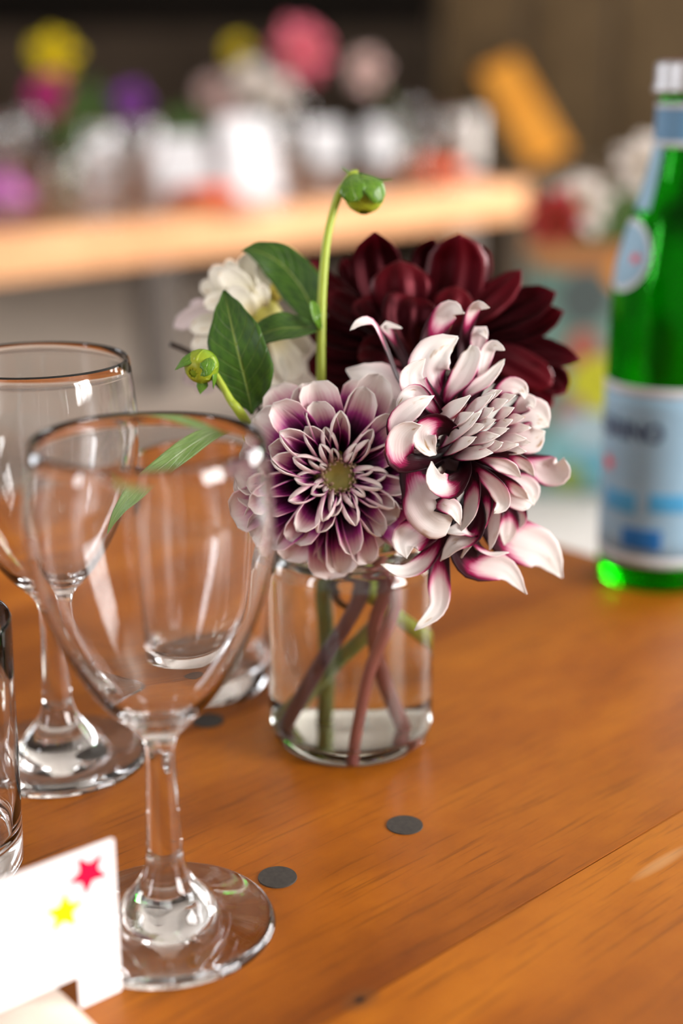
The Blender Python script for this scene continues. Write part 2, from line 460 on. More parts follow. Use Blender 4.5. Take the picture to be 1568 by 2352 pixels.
def wood_mat(name, dark, mid, light, rough=.33, coat=.25, sx=1.0, knots=False, spec=.5):
    m, nt, b, out = new_mat(name)
    b.inputs['Specular IOR Level'].default_value = spec
    tc = nt.nodes.new('ShaderNodeTexCoord'); oi = nt.nodes.new('ShaderNodeObjectInfo')
    cx = nt.nodes.new('ShaderNodeCombineXYZ'); nt.links.new(math_node(nt, 'MULTIPLY', oi.outputs['Random'], 13.0), cx.inputs['X']); nt.links.new(math_node(nt, 'MULTIPLY', oi.outputs['Random'], 5.0), cx.inputs['Z'])
    ad = nt.nodes.new('ShaderNodeVectorMath'); ad.operation = 'ADD'
    nt.links.new(tc.outputs['Object'], ad.inputs[0]); nt.links.new(cx.outputs[0], ad.inputs[1])

    def nz(scale, det, rough_=.5):
        mp = nt.nodes.new('ShaderNodeMapping'); mp.inputs['Scale'].default_value = scale
        nt.links.new(ad.outputs[0], mp.inputs['Vector'])
        n = nt.nodes.new('ShaderNodeTexNoise'); n.inputs['Scale'].default_value = 1.0; n.inputs['Detail'].default_value = det
        n.inputs['Roughness'].default_value = rough_
        nt.links.new(mp.outputs[0], n.inputs['Vector']); return n.outputs['Fac']
    broad = nz((3 * sx, 16 * sx, 6), 4)
    fine = nz((22 * sx, 420 * sx, 60), 3, .6)
    blot = nz((26 * sx, 44 * sx, 6), 5, .65)
    f = math_node(nt, 'ADD', math_node(nt, 'MULTIPLY', broad, .7), math_node(nt, 'MULTIPLY', blot, .3))
    colr = ramp(nt, f, [(.30, dark), (.5, mid), (.68, light)])
    pore = math_node(nt, 'MULTIPLY', math_node(nt, 'SUBTRACT', .46, fine), 6.0, clamp=True)
    mx = nt.nodes.new('ShaderNodeMix'); mx.data_type = 'RGBA'
    nt.links.new(math_node(nt, 'MULTIPLY', pore, .42), mx.inputs['Factor']); nt.links.new(colr, mx.inputs['A']); mx.inputs['B'].default_value = c4([x * .32 for x in dark])
    col_out = mx.outputs['Result']
    if knots:
        # knot and worn scratches, in table coordinates: (x, y, rx, ry, colour)
        for (kx, ky, rx, ry, kc, amt) in knots:
            mp = nt.nodes.new('ShaderNodeMapping'); mp.vector_type = 'TEXTURE'
            mp.inputs['Location'].default_value = (kx, ky, 0); mp.inputs['Scale'].default_value = (rx, ry, 1)
            nt.links.new(tc.outputs['Object'], mp.inputs['Vector'])
            s2 = nt.nodes.new('ShaderNodeSeparateXYZ'); nt.links.new(mp.outputs[0], s2.inputs[0])
            d2 = math_node(nt, 'ADD', math_node(nt, 'MULTIPLY', s2.outputs['X'], s2.outputs['X']), math_node(nt, 'MULTIPLY', s2.outputs['Y'], s2.outputs['Y']))
            k = math_node(nt, 'MULTIPLY', math_node(nt, 'SUBTRACT', 1.0, d2, clamp=True), amt)
            m3 = nt.nodes.new('ShaderNodeMix'); m3.data_type = 'RGBA'
            nt.links.new(k, m3.inputs['Factor']); nt.links.new(col_out, m3.inputs['A']); m3.inputs['B'].default_value = c4(kc)
            col_out = m3.outputs['Result']
    nt.links.new(col_out, b.inputs['Base Color'])
    b.inputs['Roughness'].default_value = rough; b.inputs['Coat Weight'].default_value = coat; b.inputs['Coat Roughness'].default_value = .22
    bp = nt.nodes.new('ShaderNodeBump'); bp.inputs['Strength'].default_value = .15; bp.inputs['Distance'].default_value = .0004
    nt.links.new(fine, bp.inputs['Height']); nt.links.new(bp.outputs[0], b.inputs['Normal'])
    return m


def noise_wall(name, a, b_, scale=2.0, rough=.8, spec=.1):
    m, nt, b, out = new_mat(name)
    b.inputs['Specular IOR Level'].default_value = spec
    tc = nt.nodes.new('ShaderNodeTexCoord'); n = nt.nodes.new('ShaderNodeTexNoise'); n.inputs['Scale'].default_value = scale; n.inputs['Detail'].default_value = 5
    nt.links.new(tc.outputs['Object'], n.inputs['Vector'])
    nt.links.new(ramp(nt, n.outputs['Fac'], [(.3, a), (.7, b_)]), b.inputs['Base Color']); b.inputs['Roughness'].default_value = rough
    return m


# ------------------------------------------------------------------ room
M['floor'] = noise_wall('pale concrete floor', (.64, .55, .46), (.72, .62, .53), 1.5, .6)
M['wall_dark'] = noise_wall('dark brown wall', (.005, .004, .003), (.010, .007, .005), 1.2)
M['wall'] = noise_wall('grey brown plaster', (.34, .32, .30), (.40, .37, .35), 1.2)
M['ceil'] = noise_wall('dark ceiling', (.50, .48, .45), (.56, .54, .51), 1.2)
M['frame'] = plain('painted window frame', (.55, .53, .50), .5)


def structure(name, o):
    o.name = name; o['kind'] = 'structure'; return o


structure('floor', box('floor', (XL - .3, YF - .3, -.1), (XR + .3, YB + .3, 0), M['floor']))
structure('ceiling', box('ceiling', (XL - .3, YF - .3, ZC), (XR + .3, YB + .3, ZC + .1), M['ceil']))
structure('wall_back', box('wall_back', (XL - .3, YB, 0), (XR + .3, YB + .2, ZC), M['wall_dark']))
structure('wall_front', box('wall_front', (XL - .3, YF - .2, 0), (XR + .3, YF, ZC), M['wall']))


def side_wall(name, x0, x1, wins):
    bm = bmesh.new()
    y = YF
    for c, sill, wd, ht in wins:
        box_bm(bm, (x0, y, 0), (x1, c - wd / 2, ZC))
        box_bm(bm, (x0, c - wd / 2, 0), (x1, c + wd / 2, sill)); box_bm(bm, (x0, c - wd / 2, sill + ht), (x1, c + wd / 2, ZC))
        y = c + wd / 2
    box_bm(bm, (x0, y, 0), (x1, YB, ZC))
    structure(name, bm_obj(name, bm, M['wall']))


def window(name, x, win, nx, nz_):
    c, sill, wd, ht = win
    root = empty(name, (x, c, sill)); root['kind'] = 'structure'
    t = .035
    box('frame_bar', (-t, -wd / 2, 0), (t, wd / 2, .06), M['frame'], root); box('frame_bar', (-t, -wd / 2, ht - .06), (t, wd / 2, ht), M['frame'], root)
    box('frame_bar', (-t, -wd / 2, .06), (t, -wd / 2 + .06, ht - .06), M['frame'], root); box('frame_bar', (-t, wd / 2 - .06, .06), (t, wd / 2, ht - .06), M['frame'], root)
    for i in range(1, nx):
        y = -wd / 2 + wd * i / nx; box('mullion', (-t * .6, y - .025, .06), (t * .6, y + .025, ht - .06), M['frame'], root)
    for i in range(1, nz_):
        z = ht * i / nz_; box('transom', (-t * .5, -wd / 2 + .06, z - .02), (t * .5, wd / 2 - .06, z + .02), M['frame'], root)


side_wall('wall_right', XR, XR + .12, WIN_R); side_wall('wall_left', XL - .12, XL, WIN_L)
window('window_1', XR + .06, WIN_R[0], 3, 2); window('window_2', XL - .06, WIN_L[0], 2, 2); window('window_3', XR + .06, WIN_R[1], 3, 2); window('window_4', XL - .06, WIN_L[1], 3, 2)

# ------------------------------------------------------------------ the table
ANG = R(43)
tu = Vector((math.cos(ANG), math.sin(ANG), 0)); tv = Vector((-math.sin(ANG), math.cos(ANG), 0))


def tcoord(p): return (p.x * tu.x + p.y * tu.y, p.x * tv.x + p.y * tv.y)


knot = tcoord(on(826, 2296)); scr = tcoord(on(1520, 1980)); scr2 = tcoord(on(1390, 1945))
M['wood'] = wood_mat('varnished table wood', s2l(117, 58, 4), s2l(156, 85, 9), s2l(180, 106, 18), rough=.42, coat=.05, spec=.28,
                     knots=[(knot[0], knot[1], .009, .006, (.14, .05, .012), .75), (knot[0], knot[1], .0028, .0021, (.01, .006, .004), 1.0),
                            (scr[0], scr[1], .022, .0035, s2l(205, 160, 110), .5)])
M['wood_dark'] = wood_mat('table side wood', s2l(110, 56, 18), s2l(150, 84, 30), s2l(180, 110, 50))
M['plug'] = plain('dark end grain plug', (.035, .028, .022), .8, noise=.6, scale=500)
tab = empty('work_table', (0, 0, TZ), 'orange brown varnished wooden table carrying the glasses, jar and green bottle', 'table', rz=ANG)
vs = [-.3075, -.1075, .0925, .2925, .4925, .6925, .875]
for a, b_ in zip(vs, vs[1:]):
    bm = bmesh.new(); box_bm(bm, (-1.60, a + .00015, -.035), (.7035, b_ - .00015, 0))
    bmesh.ops.bevel(bm, geom=[e for e in bm.edges if all(abs(v.co.z) < 1e-6 for v in e.verts)], offset=.0003, segments=2, affect='EDGES')
    bm_obj('plank', bm, M['wood'], tab)
for lo, hi in (((-1.5, -.25, -.13), (.65, -.225, -.035)), ((-1.5, .795, -.13), (.65, .82, -.035)), ((-1.5, -.225, -.13), (-1.475, .795, -.035)), ((.625, -.225, -.13), (.65, .795, -.035))):
    box('apron', lo, hi, M['wood_dark'], tab)
for x in (-1.5, .57):
    for y in (-.25, .74):
        bm = bmesh.new(); box_bm(bm, (x, y, -TZ), (x + .08, y + .08, -.13 + .095))
        bm_obj('leg', bm, M['wood_dark'], tab)
for px, py in ((637, 2016), (929, 1896), (478, 1656), (205, 1742)):
    q = tcoord(on(px, py))
    bm = bmesh.new(); bmesh.ops.create_cone(bm, cap_ends=True, segments=32, radius1=.0077, radius2=.0075, depth=.0012)
    o = bm_obj('plug', bm, M['plug'], tab); o.location = (q[0], q[1], -.0001)

# ------------------------------------------------------------------ glassware
def rel(z): return z


WG_OUT = [(.0, .0), (.036, .0), (.0385, .0010), (.0385, .0022), (.036, .0032), (.026, .0046), (.0185, .0070), (.0150, .0120), (.0095, .0190), (.0070, .0260), (.0064, .034), (.0058, .048), (.0052, .062), (.0053, .072), (.0075, .0775), (.0125, .083), (.0190, .0900), (.0285, .1050), (.0355, .121), (.0400, .137), (.0415, .152), (.0408, .166), (.0388, .182)]
WG_IN = [(.0383, .1824), (.0380, .1816), (.0399, .166), (.0405, .152), (.0389, .137), (.0343, .121), (.0266, .105), (.0168, .0910), (.0095, .0860), (.004, .0842), (.0, .0838)]


WG_ALL = smooth_prof(WG_OUT, 3) + smooth_prof(WG_IN, 3)
_cut1 = next(k for k, (r, z) in enumerate(WG_ALL) if z >= .0255); _cut2 = next(k for k, (r, z) in enumerate(WG_ALL) if z >= .0715)


def wine_glass(px, py, label):
    b = on(px, py)
    root = empty('wine_glass', (b.x, b.y, TZ + .0002), label, 'wine glass', 'wine glasses on the table')
    lathe('foot', WG_ALL[:_cut1 + 1], M['glass'], root, seg=96)
    lathe('stem', WG_ALL[_cut1:_cut2 + 1], M['glass'], root, seg=96)
    lathe('bowl', WG_ALL[_cut2:], M['glass'], root, seg=96)
    return root


wine_glass(385, 2122, 'empty stemmed wine glass with tulip bowl standing right beside the white place card')
wine_glass(140, 1737, 'empty stemmed wine glass standing behind the one by the place card')


def tumbler(px, py, r0, r1, h, label, wall=.0012, bot=.009):
    b = on(px, py)
    prof = [(0, 0), (r0 * .9, 0), (r0, .0015), (r0 + (r1 - r0) * .3, h * .3), (r1, h * .985), (r1 - wall * .5, h), (r1 - wall, h * .985), (r0 + (r1 - r0) * .3 - wall, h * .3), (r0 - wall - .001, bot + .004), (r0 * .7, bot + .001), (0, bot)]
    prof2 = []
    for a, c in zip(prof, prof[1:]):
        for k in range(3): prof2.append((lerp(a[0], c[0], k / 3), lerp(a[1], c[1], k / 3)))
    prof2.append(prof[-1])
    o = lathe('tumbler', prof2, M['glass'], None, seg=80, loc=(b.x, b.y, TZ + .0002))
    return tag(o, label, 'drinking glass')


tumbler(478, 1566, .0315, .035, .118, 'straight sided clear water tumbler between the wine glass and the flower jar')
tumbler(-148, 1990, .034, .036, .103, 'straight sided clear water tumbler partly hidden behind the place card')

# flower jar
JB = on(806, 1688); JB.z = TZ + .0002
JR = .0376
jar = empty('glass_jar', JB, 'clear round glass jar holding the dahlia stems', 'jar')
outer = [(0, .0012), (.012, .0010), (.028, .0), (.0335, .0010), (.0366, .0055), (JR, .012), (JR, .03), (JR, .06), (JR, .080), (.0372, .0855), (.0355, .0900), (.0338, .0925), (.0345, .0940), (.0356, .0955), (.0356, .0985), (.0348, .1005)]
inner = [(.0335, .1008), (.0326, .0995), (.0322, .0940), (.0326, .0905), (.0345, .0865), (.0354, .082), (.0356, .06), (.0356, .03), (.0354, .014), (.0335, .0080), (.028, .0062), (.012, .0058), (0, .0060)]
lathe('jar_body', smooth_prof(outer, 3) + smooth_prof(inner, 3), M['jarglass'], jar, seg=96)
lathe('water', smooth_prof([(0, .0062), (.012, .0060), (.028, .0064), (.0337, .0082), (.0356, .0142), (.0358, .03), (.0358, .06), (.0356, .082), (.0347, .0865), (.0332, .0893)], 3) + [(.032, .0892), (.02, .0890), (0, .0890)], M['water'], jar, seg=96)
JC = Vector((JB.x, JB.y, 0))

# ------------------------------------------------------------------ dahlias
def dirs(axis):
    a = axis.normalized(); e1 = a.orthogonal().normalized(); return a, e1, a.cross(e1)


def phyllo(root, C, axis, n, mats, rb, L, hw, e0, e1, cup, hb=None, prof=DAHLIA, seed=1, nu=12, nv=8, jit=.12, ripple=0.0, groove=0.0, edge=0.0, arc=None, skip=None, name='petal'):
    """petals laid out spirally round an axis; rb, L, hw, e0, e1, cup, hb are functions of q (0 centre, 1 rim)"""
    rnd = random.Random(seed)
    a, x, y = dirs(axis)
    out = []
    for k in range(n):
        q = (k + .5) / n
        th = k * 2.399963 + rnd.uniform(-jit, jit)
        r = x * math.cos(th) + y * math.sin(th)
        Lk = L(q) * rnd.uniform(.9, 1.1); E0 = e0(q) + rnd.uniform(-jit, jit) * .6; E1 = e1(q) + rnd.uniform(-jit, jit) * 1.2
        c = C + r * rb(q) + a * (hb(q) if hb else 0)
        pts = [c]; Ns = []
        S = 6
        for i in range(S):
            t = i / (S - 1)
            s = math.sin(t * math.pi / 2) if arc is None else arc(t)
            E = E0 + (E1 - E0) * s
            Ns.append(a * math.sin(E) - r * math.cos(E))
            c = c + (a * math.cos(E) + r * math.sin(E)) * (Lk / S)
            pts.append(c)
        if skip and skip(pts[-1]): continue
        cu = cup(q)
        out.append(petal(name, root, mats, pts, hw(q) * rnd.uniform(.9, 1.1), Ns, cup=cu[0] * rnd.uniform(.9, 1.1), cup_tip=cu[1] * rnd.uniform(.85, 1.15), prof=prof, nu=nu, nv=nv, ripple=ripple, groove=groove, edge=edge, seed=k + seed * 100, twist=rnd.uniform(-.2, .2)))
    return out


def jar_pt(px, py, back=0.0):
    """a point inside the jar seen at pixel, 'back' metres behind the jar's axis plane"""
    if py > 1345:                      # under water: allow for the cylinder's magnification
        px = 806 + (px - 806) / 1.30
        py = py - 6
    d = (px - 784) / FPX * RT - (py - 1176) / FPX * UP + FW
    t = (JC.y + back - CAM.y) / d.y
    return CAM + d * t


# ---- purple and white dahlia facing the camera
ax_p = cv(.20, -.10, 1.0).normalized()
Cp = P(770, 1092, .592)
pd = empty('dahlia', jar_pt(805, 1752, -.022), 'purple and white dahlia with rolled petals, its olive disc facing forward over the jar rim', 'flower', 'dahlias in the jar')
phyllo(pd, Cp, ax_p, 62, [M['pur_in'], M['pur_out']],
       rb=lambda q: .0088 + .0030 * q, hb=lambda q: .005 - .016 * q,
       L=lambda q: .0062 + .0315 * q ** .9, hw=lambda q: .0032 + .0100 * q ** .8,
       e0=lambda q: R(-6 + 46 * q), e1=lambda q: R(14 + 92 * q ** .7),
       cup=lambda q: (lerp(2.8, 1.8, q), lerp(2.75, .95, q ** 1.25)), prof=ROUND, seed=4, nu=16, nv=12, ripple=.04, jit=.20)
phyllo(pd, Cp, ax_p, 17, [M['pur_in'], M['pur_out']], rb=lambda q: .0110, hb=lambda q: -.0115, L=lambda q: .0300 + .0030 * q, hw=lambda q: .0115,
       e0=lambda q: R(50), e1=lambda q: R(100 + 10 * q), cup=lambda q: (1.3, .75), prof=ROUND, seed=9, nu=16, nv=12, ripple=.04, jit=.12)
a_, x_, y_ = dirs(ax_p)
verts, faces = [], []
lathe_prof = [(0, .0035), (.003, .0040), (.006, .0052), (.0085, .0045), (.0105, .001), (.0115, -.006), (.008, -.013), (0, -.016)]
for i, (r_, z_) in enumerate(lathe_prof):
    for k in range(28):
        t = 2 * math.pi * k / 28; verts.append(Cp + (x_ * math.cos(t) + y_ * math.sin(t)) * max(r_, 1e-5) + a_ * z_)
for i in range(len(lathe_prof) - 1):
    for k in range(28):
        faces.append((i * 28 + k, i * 28 + (k + 1) % 28, (i + 1) * 28 + (k + 1) % 28, (i + 1) * 28 + k))
mesh_obj('disc', verts, faces, M['disc'], pd)
rnd = random.Random(8)
for k in range(46):
    th = k * 2.399963; rr = .0050 + .0044 * math.sqrt(k / 46)
    r = x_ * math.cos(th) + y_ * math.sin(th)
    b0 = Cp + r * rr + a_ * .0030
    petal('floret', pd, [M['floret'], M['floret']], [b0, b0 + a_ * .0025 + r * .0002, b0 + a_ * (.0048 + .0026 * k / 46) - r * .0016], .0011 + .0007 * k / 46, -r, cup=2.6, cup_tip=2.0, prof=ROUND, nu=5, nv=6)
stem_base = Cp - a_ * .014
tube('stem', [stem_base, stem_base - a_ * .008 - Vector((0, 0, .006)), jar_pt(888, 1335, -.010), jar_pt(850, 1540, -.015), jar_pt(805, 1752, -.022)], .0024, M['stem_pink'], pd)

# ---- crimson and white dahlia, hand laid petals (photo positions measured in an enlarged crop)
cd2 = empty('dahlia', jar_pt(940, 1728, .004), 'large shaggy white dahlia with crimson petal bases, hanging over the right of the jar', 'flower', 'dahlias in the jar')
ZR = .592


def c6(x, y, b=0.0):
    return P(x / 2.8 + 780, y / 2.8 + 660, ZR - b)


PXM = ZR / FPX          # metres per photo pixel there
CRI = [M['cri_in'], M['cri_out']]; CRO = [M['cri_out'], M['cri_in']]


def rp(pts, hw, N, cup=.6, cup_tip=None, mats=CRI, prof=DAHLIA, **kw):
    """pts: crop coordinates with depth in mm toward the camera"""
    kw.setdefault('ripple', .05); kw.setdefault('groove', .04); kw.setdefault('nu', 18); kw.setdefault('nv', 10)
    return petal('petal', cd2, mats, [c6(x, y, b / 1000) for x, y, b in pts], hw / 2.8 * PXM, [cv(*n) for n in N] if isinstance(N, list) else cv(*N), cup=cup, cup_tip=cup_tip, prof=prof, seed=int(pts[0][0] * 7 + pts[-1][1]), **kw)


# back and top petals
rp([(520, 800, -8), (380, 600, -4), (300, 400, -2), (215, 230, 0), (130, 225, 4), (65, 275, 6)], 46, [(.9, .3, .3), (.8, .4, .4), (.2, .9, .4)], .5, .2, prof=NARROW)
rp([(540, 760, -14), (420, 480, -14), (330, 310, -12), (290, 245, -10), (400, 260, -8)], 40, (.3, .3, .9), .5, prof=NARROW)
rp([(640, 760, -10), (560, 480, -8), (620, 270, -6), (710, 140, -2), (800, 165, 4)], 85, [(.2, .2, .9), (.2, .3, .9), (.2, -.5, .8)], .5, .3)
rp([(800, 700, -12), (790, 420, -10), (830, 210, -6), (880, 115, -2), (960, 130, 2)], 58, [(.5, 0, .8), (.5, 0, .8), (.4, -.6, .6)], .6, .4, prof=NARROW)
rp([(850, 700, -14), (870, 480, -12), (890, 350, -8), (910, 280, -4), (950, 330, 0)], 62, (.1, .1, 1), .4, .2, mats=CRO)
rp([(700, 800, 0), (610, 640, 8), (570, 520, 11), (630, 400, 11), (755, 320, 9)], 140, [(.3, .2, .9), (.1, .25, 1), (.0, .3, 1), (.4, -.1, .9)], .35, .35, mats=CRO, ripple=.09, groove=.06, nu=24, nv=16)
rp([(700, 830, 4), (590, 730, 14), (480, 640, 18), (470, 550, 19), (555, 455, 20)], 100, [(.3, .2, .9), (.2, .1, 1), (.3, -.1, 1), (.5, -.3, .9)], .5, .5, mats=CRO, nu=22, nv=14)
rp([(640, 840, 4), (700, 690, 10), (790, 570, 10), (850, 430, 6), (845, 370, 4)], 82, [(-.3, .2, .9), (-.3, .1, .9)], .7, .4, mats=CRO)
rp([(840, 780, 2), (900, 620, 4), (930, 460, 2), (980, 375, 2), (1060, 400, 6)], 52, [(.3, .2, .9), (.2, -.3, .9)], .7, .4, mats=CRO, prof=NARROW)
rp([(740, 800, 8), (830, 680, 10), (950, 590, 8), (1060, 460, 2)], 58, [(-.3, .5, .8), (-.3, .4, .9)], .7, .4, mats=CRO, prof=NARROW)
rp([(960, 780, 0), (1010, 680, 2), (1100, 630, 2), (1170, 660, 2), (1190, 720, 4)], 62, [(0, .4, .9), (.2, .1, 1), (.3, -.4, .8)], .6, .4, mats=CRO)
# right-hand white petals
rp([(1000, 930, -6), (1150, 840, -8), (1260, 830, -8), (1345, 900, -8)], 135, (.15, .1, 1), .5, .3, mats=CRO)
rp([(1000, 980, -4), (1150, 960, -4), (1240, 970, -4), (1320, 930, -4)], 110, (.2, -.1, 1), .5, .3, mats=CRO)
rp([(1050, 860, -6), (1150, 780, -4), (1215, 735, -2), (1250, 775, 0)], 60, (.1, .2, 1), .5, .3, mats=CRO)
rp([(1000, 1080, -8), (1200, 1130, -10), (1330, 1180, -12), (1420, 1180, -10), (1440, 1095, -6)], 105, [(0, .1, 1), (0, .1, 1), (-.4, 0, .9)], .4, .2, mats=CRO)
# left curled petals
rp([(720, 960, 6), (600, 780, 20), (490, 680, 22), (420, 715, 24), (360, 790, 22)], 66, [(.1, -.5, .8), (.1, -.3, .9)], .7, .4, mats=CRO)
rp([(640, 1000, 10), (400, 985, 20), (380, 870, 26), (490, 760, 28), (608, 700, 26)], 78, [(.2, .1, 1), (.1, .2, 1), (-.1, -.1, 1)], .6, .5, mats=CRO)
rp([(700, 1080, 10), (540, 1130, 24), (400, 1120, 26), (380, 990, 28), (440, 910, 30), (530, 890, 32)], 100, [(-.2, .6, .7), (-.1, .4, .9), (.3, 0, .9), (.3, -.4, .8)], .85, .6, mats=CRI, groove=.02)
rp([(780, 1080, 8), (740, 930, 20), (640, 880, 25), (540, 930, 27), (570, 1030, 26), (620, 1075, 24)], 92, [(-.5, -.5, .6), (-.4, -.4, .8), (0, -.4, 1), (.3, .2, .9)], .9, .7, mats=CRI, groove=.02)
rp([(800, 1080, 6), (800, 1200, 20), (710, 1290, 24), (610, 1240, 27), (590, 1120, 26)], 92, [(-.5, .3, .7), (-.4, .4, .8), (.1, .3, 1), (.4, .1, .9)], .9, .6, mats=CRI, groove=.02)
# lower left
rp([(640, 1080, 4), (500, 1170, 14), (530, 1300, 20), (580, 1410, 23), (650, 1480, 23), (725, 1490, 22)], 168, [(.0, .3, .9), (-.1, .1, 1), (0, 0, 1), (.2, -.2, 1)], -.35, -.25, mats=CRO, prof=ROUND, ripple=.09, groove=.05, nu=26, nv=16)
rp([(620, 960, -14), (440, 760, -13), (250, 620, -13), (40, 530, -12)], 165, [(0, .2, 1), (0, .1, 1)], .3, .2, mats=CRO, ripple=.10, groove=.05, nu=22, nv=14)
rp([(560, 1420, 16), (640, 1400, 24), (730, 1420, 25), (775, 1530, 22)], 60, [(.1, .3, 1), (.2, .1, 1)], .5, .3, mats=CRO)
rp([(720, 1180, 4), (650, 1420, 10), (530, 1560, 14), (420, 1640, 16), (430, 1745, 18)], 125, [(-.3, .3, .9), (-.2, .2, 1), (0, 0, 1)], .6, .5, mats=CRI, groove=.06)
rp([(740, 1220, 2), (680, 1520, 8), (570, 1740, 12), (420, 1830, 14), (262, 1780, 16)], 70, [(-.5, .4, .8), (-.4, .5, .8), (-.1, .6, .8)], .7, .4, mats=CRI, prof=NARROW)
rp([(720, 1300, -6), (650, 1650, 2), (640, 1880, 4), (630, 2060, 4), (480, 2205, 8)], 78, [(-.3, .2, 1), (-.2, .1, 1), (0, .3, 1)], .9, .3, mats=CRI, prof=NARROW)
rp([(800, 1200, 4), (890, 1450, 12), (850, 1600, 14), (740, 1650, 16), (645, 1760, 14)], 88, [(-.7, .4, .6), (-.5, .6, .7), (-.2, .5, .8)], .6, .4, mats=CRI)
rp([(800, 1240, -4), (880, 1560, 8), (780, 1560, 18), (660, 1570, 18)], 60, [(-.6, .3, .7), (-.2, .5, .8)], .6, .5, mats=CRI)
# dark arcs below the heart
rp([(800, 1120, 6), (860, 1250, 16), (850, 1430, 18), (770, 1580, 18)], 78, [(-.6, .3, .6), (-.8, .2, .5)], .7, .5, mats=CRI)
rp([(830, 1120, 6), (930, 1290, 12), (920, 1500, 13), (780, 1740, 12)], 80, [(-.6, .3, .6), (-.7, .4, .5)], .7, .5, mats=CRI)
rp([(870, 1130, 2), (1000, 1340, 6), (1000, 1530, 6), (965, 1690, 6)], 70, [(-.7, .2, .6), (-.8, 0, .5)], .6, .4, mats=CRI)
# lower right
rp([(860, 1250, -6), (760, 1600, 2), (850, 1790, 4), (1060, 1810, 2), (1200, 1975, 2)], 105, [(.3, .5, .8), (.1, .6, .8), (0, .3, 1), (.1, 0, 1)], .5, .3, mats=CRI, ripple=.04)
rp([(920, 1250, -14), (980, 1500, -12), (1120, 1620, -12), (1310, 1700, -14), (1430, 1870, -14)], 165, [(.1, .3, 1), (0, .3, 1), (0, .2, 1)], .4, .2, mats=CRI, ripple=.05)
rp([(880, 1300, -4), (850, 1600, 4), (950, 1715, 6), (1085, 1705, 4)], 44, [(.2, .8, .5), (.1, .9, .3)], .7, .4, mats=CRI, prof=NARROW)
rp([(930, 1220, -8), (1070, 1420, -4), (1080, 1560, -4), (1060, 1660, -6)], 75, (.1, .1, 1), .5, .3, mats=CRI)
rp([(960, 1200, -8), (1120, 1370, -6), (1160, 1480, -6), (1130, 1560, -8)], 55, (-.4, .2, .8), .5, .3, mats=CRI)
rp([(800, 1120, 10), (900, 1190, 18), (1010, 1290, 20), (1050, 1390, 18), (990, 1455, 20)], 62, [(-.3, -.3, .9), (-.4, -.2, .9), (-.2, .2, 1)], .7, .4, mats=CRO, prof=NARROW)
rp([(820, 1090, 12), (980, 1120, 18), (1090, 1160, 16), (1165, 1225, 14)], 55, [(-.2, -.5, .8), (-.3, -.3, .9)], .7, .4, mats=CRO)
rp([(860, 1080, 8), (1050, 1080, 12), (1180, 1130, 8), (1250, 1215, 4)], 55, [(-.2, -.6, .7), (-.4, -.4, .8)], .7, .4, mats=CRI)
rp([(880, 1150, 6), (1060, 1240, 10), (1150, 1310, 8), (1215, 1365, 6)], 50, [(-.3, -.5, .8), (-.4, -.4, .8)], .7, .4, mats=CRI)
rp([(880, 1180, 2), (1050, 1330, 4), (1170, 1390, 4), (1240, 1395, 2)], 55, [(-.1, -.3, 1), (-.1, -.1, 1)], .6, .4, mats=CRO)
rp([(900, 1100, 0), (1100, 1230, -2), (1220, 1300, -4), (1250, 1400, -4)], 80, (.1, .1, 1), .4, .2, mats=CRO)
# the heart: overlapping pointed petals aiming up to the right
rnd = random.Random(21)
heart = [(600, 890, 840, 695, 60), (690, 990, 915, 795, 58), (790, 830, 980, 690, 50), (860, 800, 1010, 660, 44), (880, 860, 990, 775, 44), (850, 920, 1005, 850, 52),
         (770, 1080, 985, 1060, 62), (830, 1000, 1030, 950, 50), (900, 990, 1090, 905, 46), (960, 930, 1110, 850, 44), (980, 860, 1120, 770, 46), (940, 800, 1080, 720, 46),
         (950, 1050, 1150, 1010, 46), (1000, 980, 1200, 975, 46), (1010, 1040, 1200, 1060, 44), (920, 1060, 1050, 1000, 46), (1040, 880, 1190, 830, 44), (1060, 930, 1230, 900, 42),
         (720, 900, 860, 800, 46), (780, 960, 940, 880, 46), (990, 760, 1130, 690, 44), (860, 1040, 1000, 980, 44), (1080, 1000, 1230, 1000, 40), (900, 740, 1040, 660, 40), (700, 1060, 880, 960, 50)]
for i, (x0, y0, x1, y1, h_) in enumerate(heart):
    cx_, cy_ = (x0 + x1) / 2, (y0 + y1) / 2
    # bulge: nearest to the camera in the middle of the flower
    b1 = 30 - ((x1 - 930) / 330) ** 2 * 20 - ((y1 - 880) / 300) ** 2 * 8
    b0 = b1 - 15
    nx = rnd.uniform(-.25, .05)
    rp([(x0 - (x1 - x0) * .3, y0 - (y1 - y0) * .3, b0 - 6), (x0, y0, b0 + 3), (cx_ + rnd.uniform(-8, 8), cy_ - 6, b1 - 2), (x1, y1, b1)], h_, [(-.2, .55, .7), (-.25 + nx, .3, .9)], .65, .45, mats=CRO, ripple=.03, nu=12, nv=8)
# receptacle and stem
rc = c6(800, 1060, -.008)
bm = bmesh.new(); bmesh.ops.create_icosphere(bm, subdivisions=3, radius=.012)
o = bm_obj('receptacle', bm, M['cri_in'] if False else plain('crimson receptacle', (.02, .001, .005), .6), cd2, smooth=True); o.location = rc - cd2.location
tube('stem', [rc, rc + Vector((-.012, .01, -.02)), jar_pt(872, 1330, .0), jar_pt(860, 1480, .0), jar_pt(940, 1728, .004)], .0026, M['stem_red'], cd2)

# ---- dark maroon dahlia behind
dd = empty('dahlia', jar_pt(652, 1678, .0), 'large dark maroon dahlia with broad glossy petals behind the others', 'flower', 'dahlias in the jar')
ZD = .655


def c4p(x, y, b=0.0): return P(x / 2.306 + 680, y / 2.306 + 500, ZD - b)


MAR = [M['mar_in'], M['mar_out']]; MRO = [M['mar_out'], M['mar_in']]


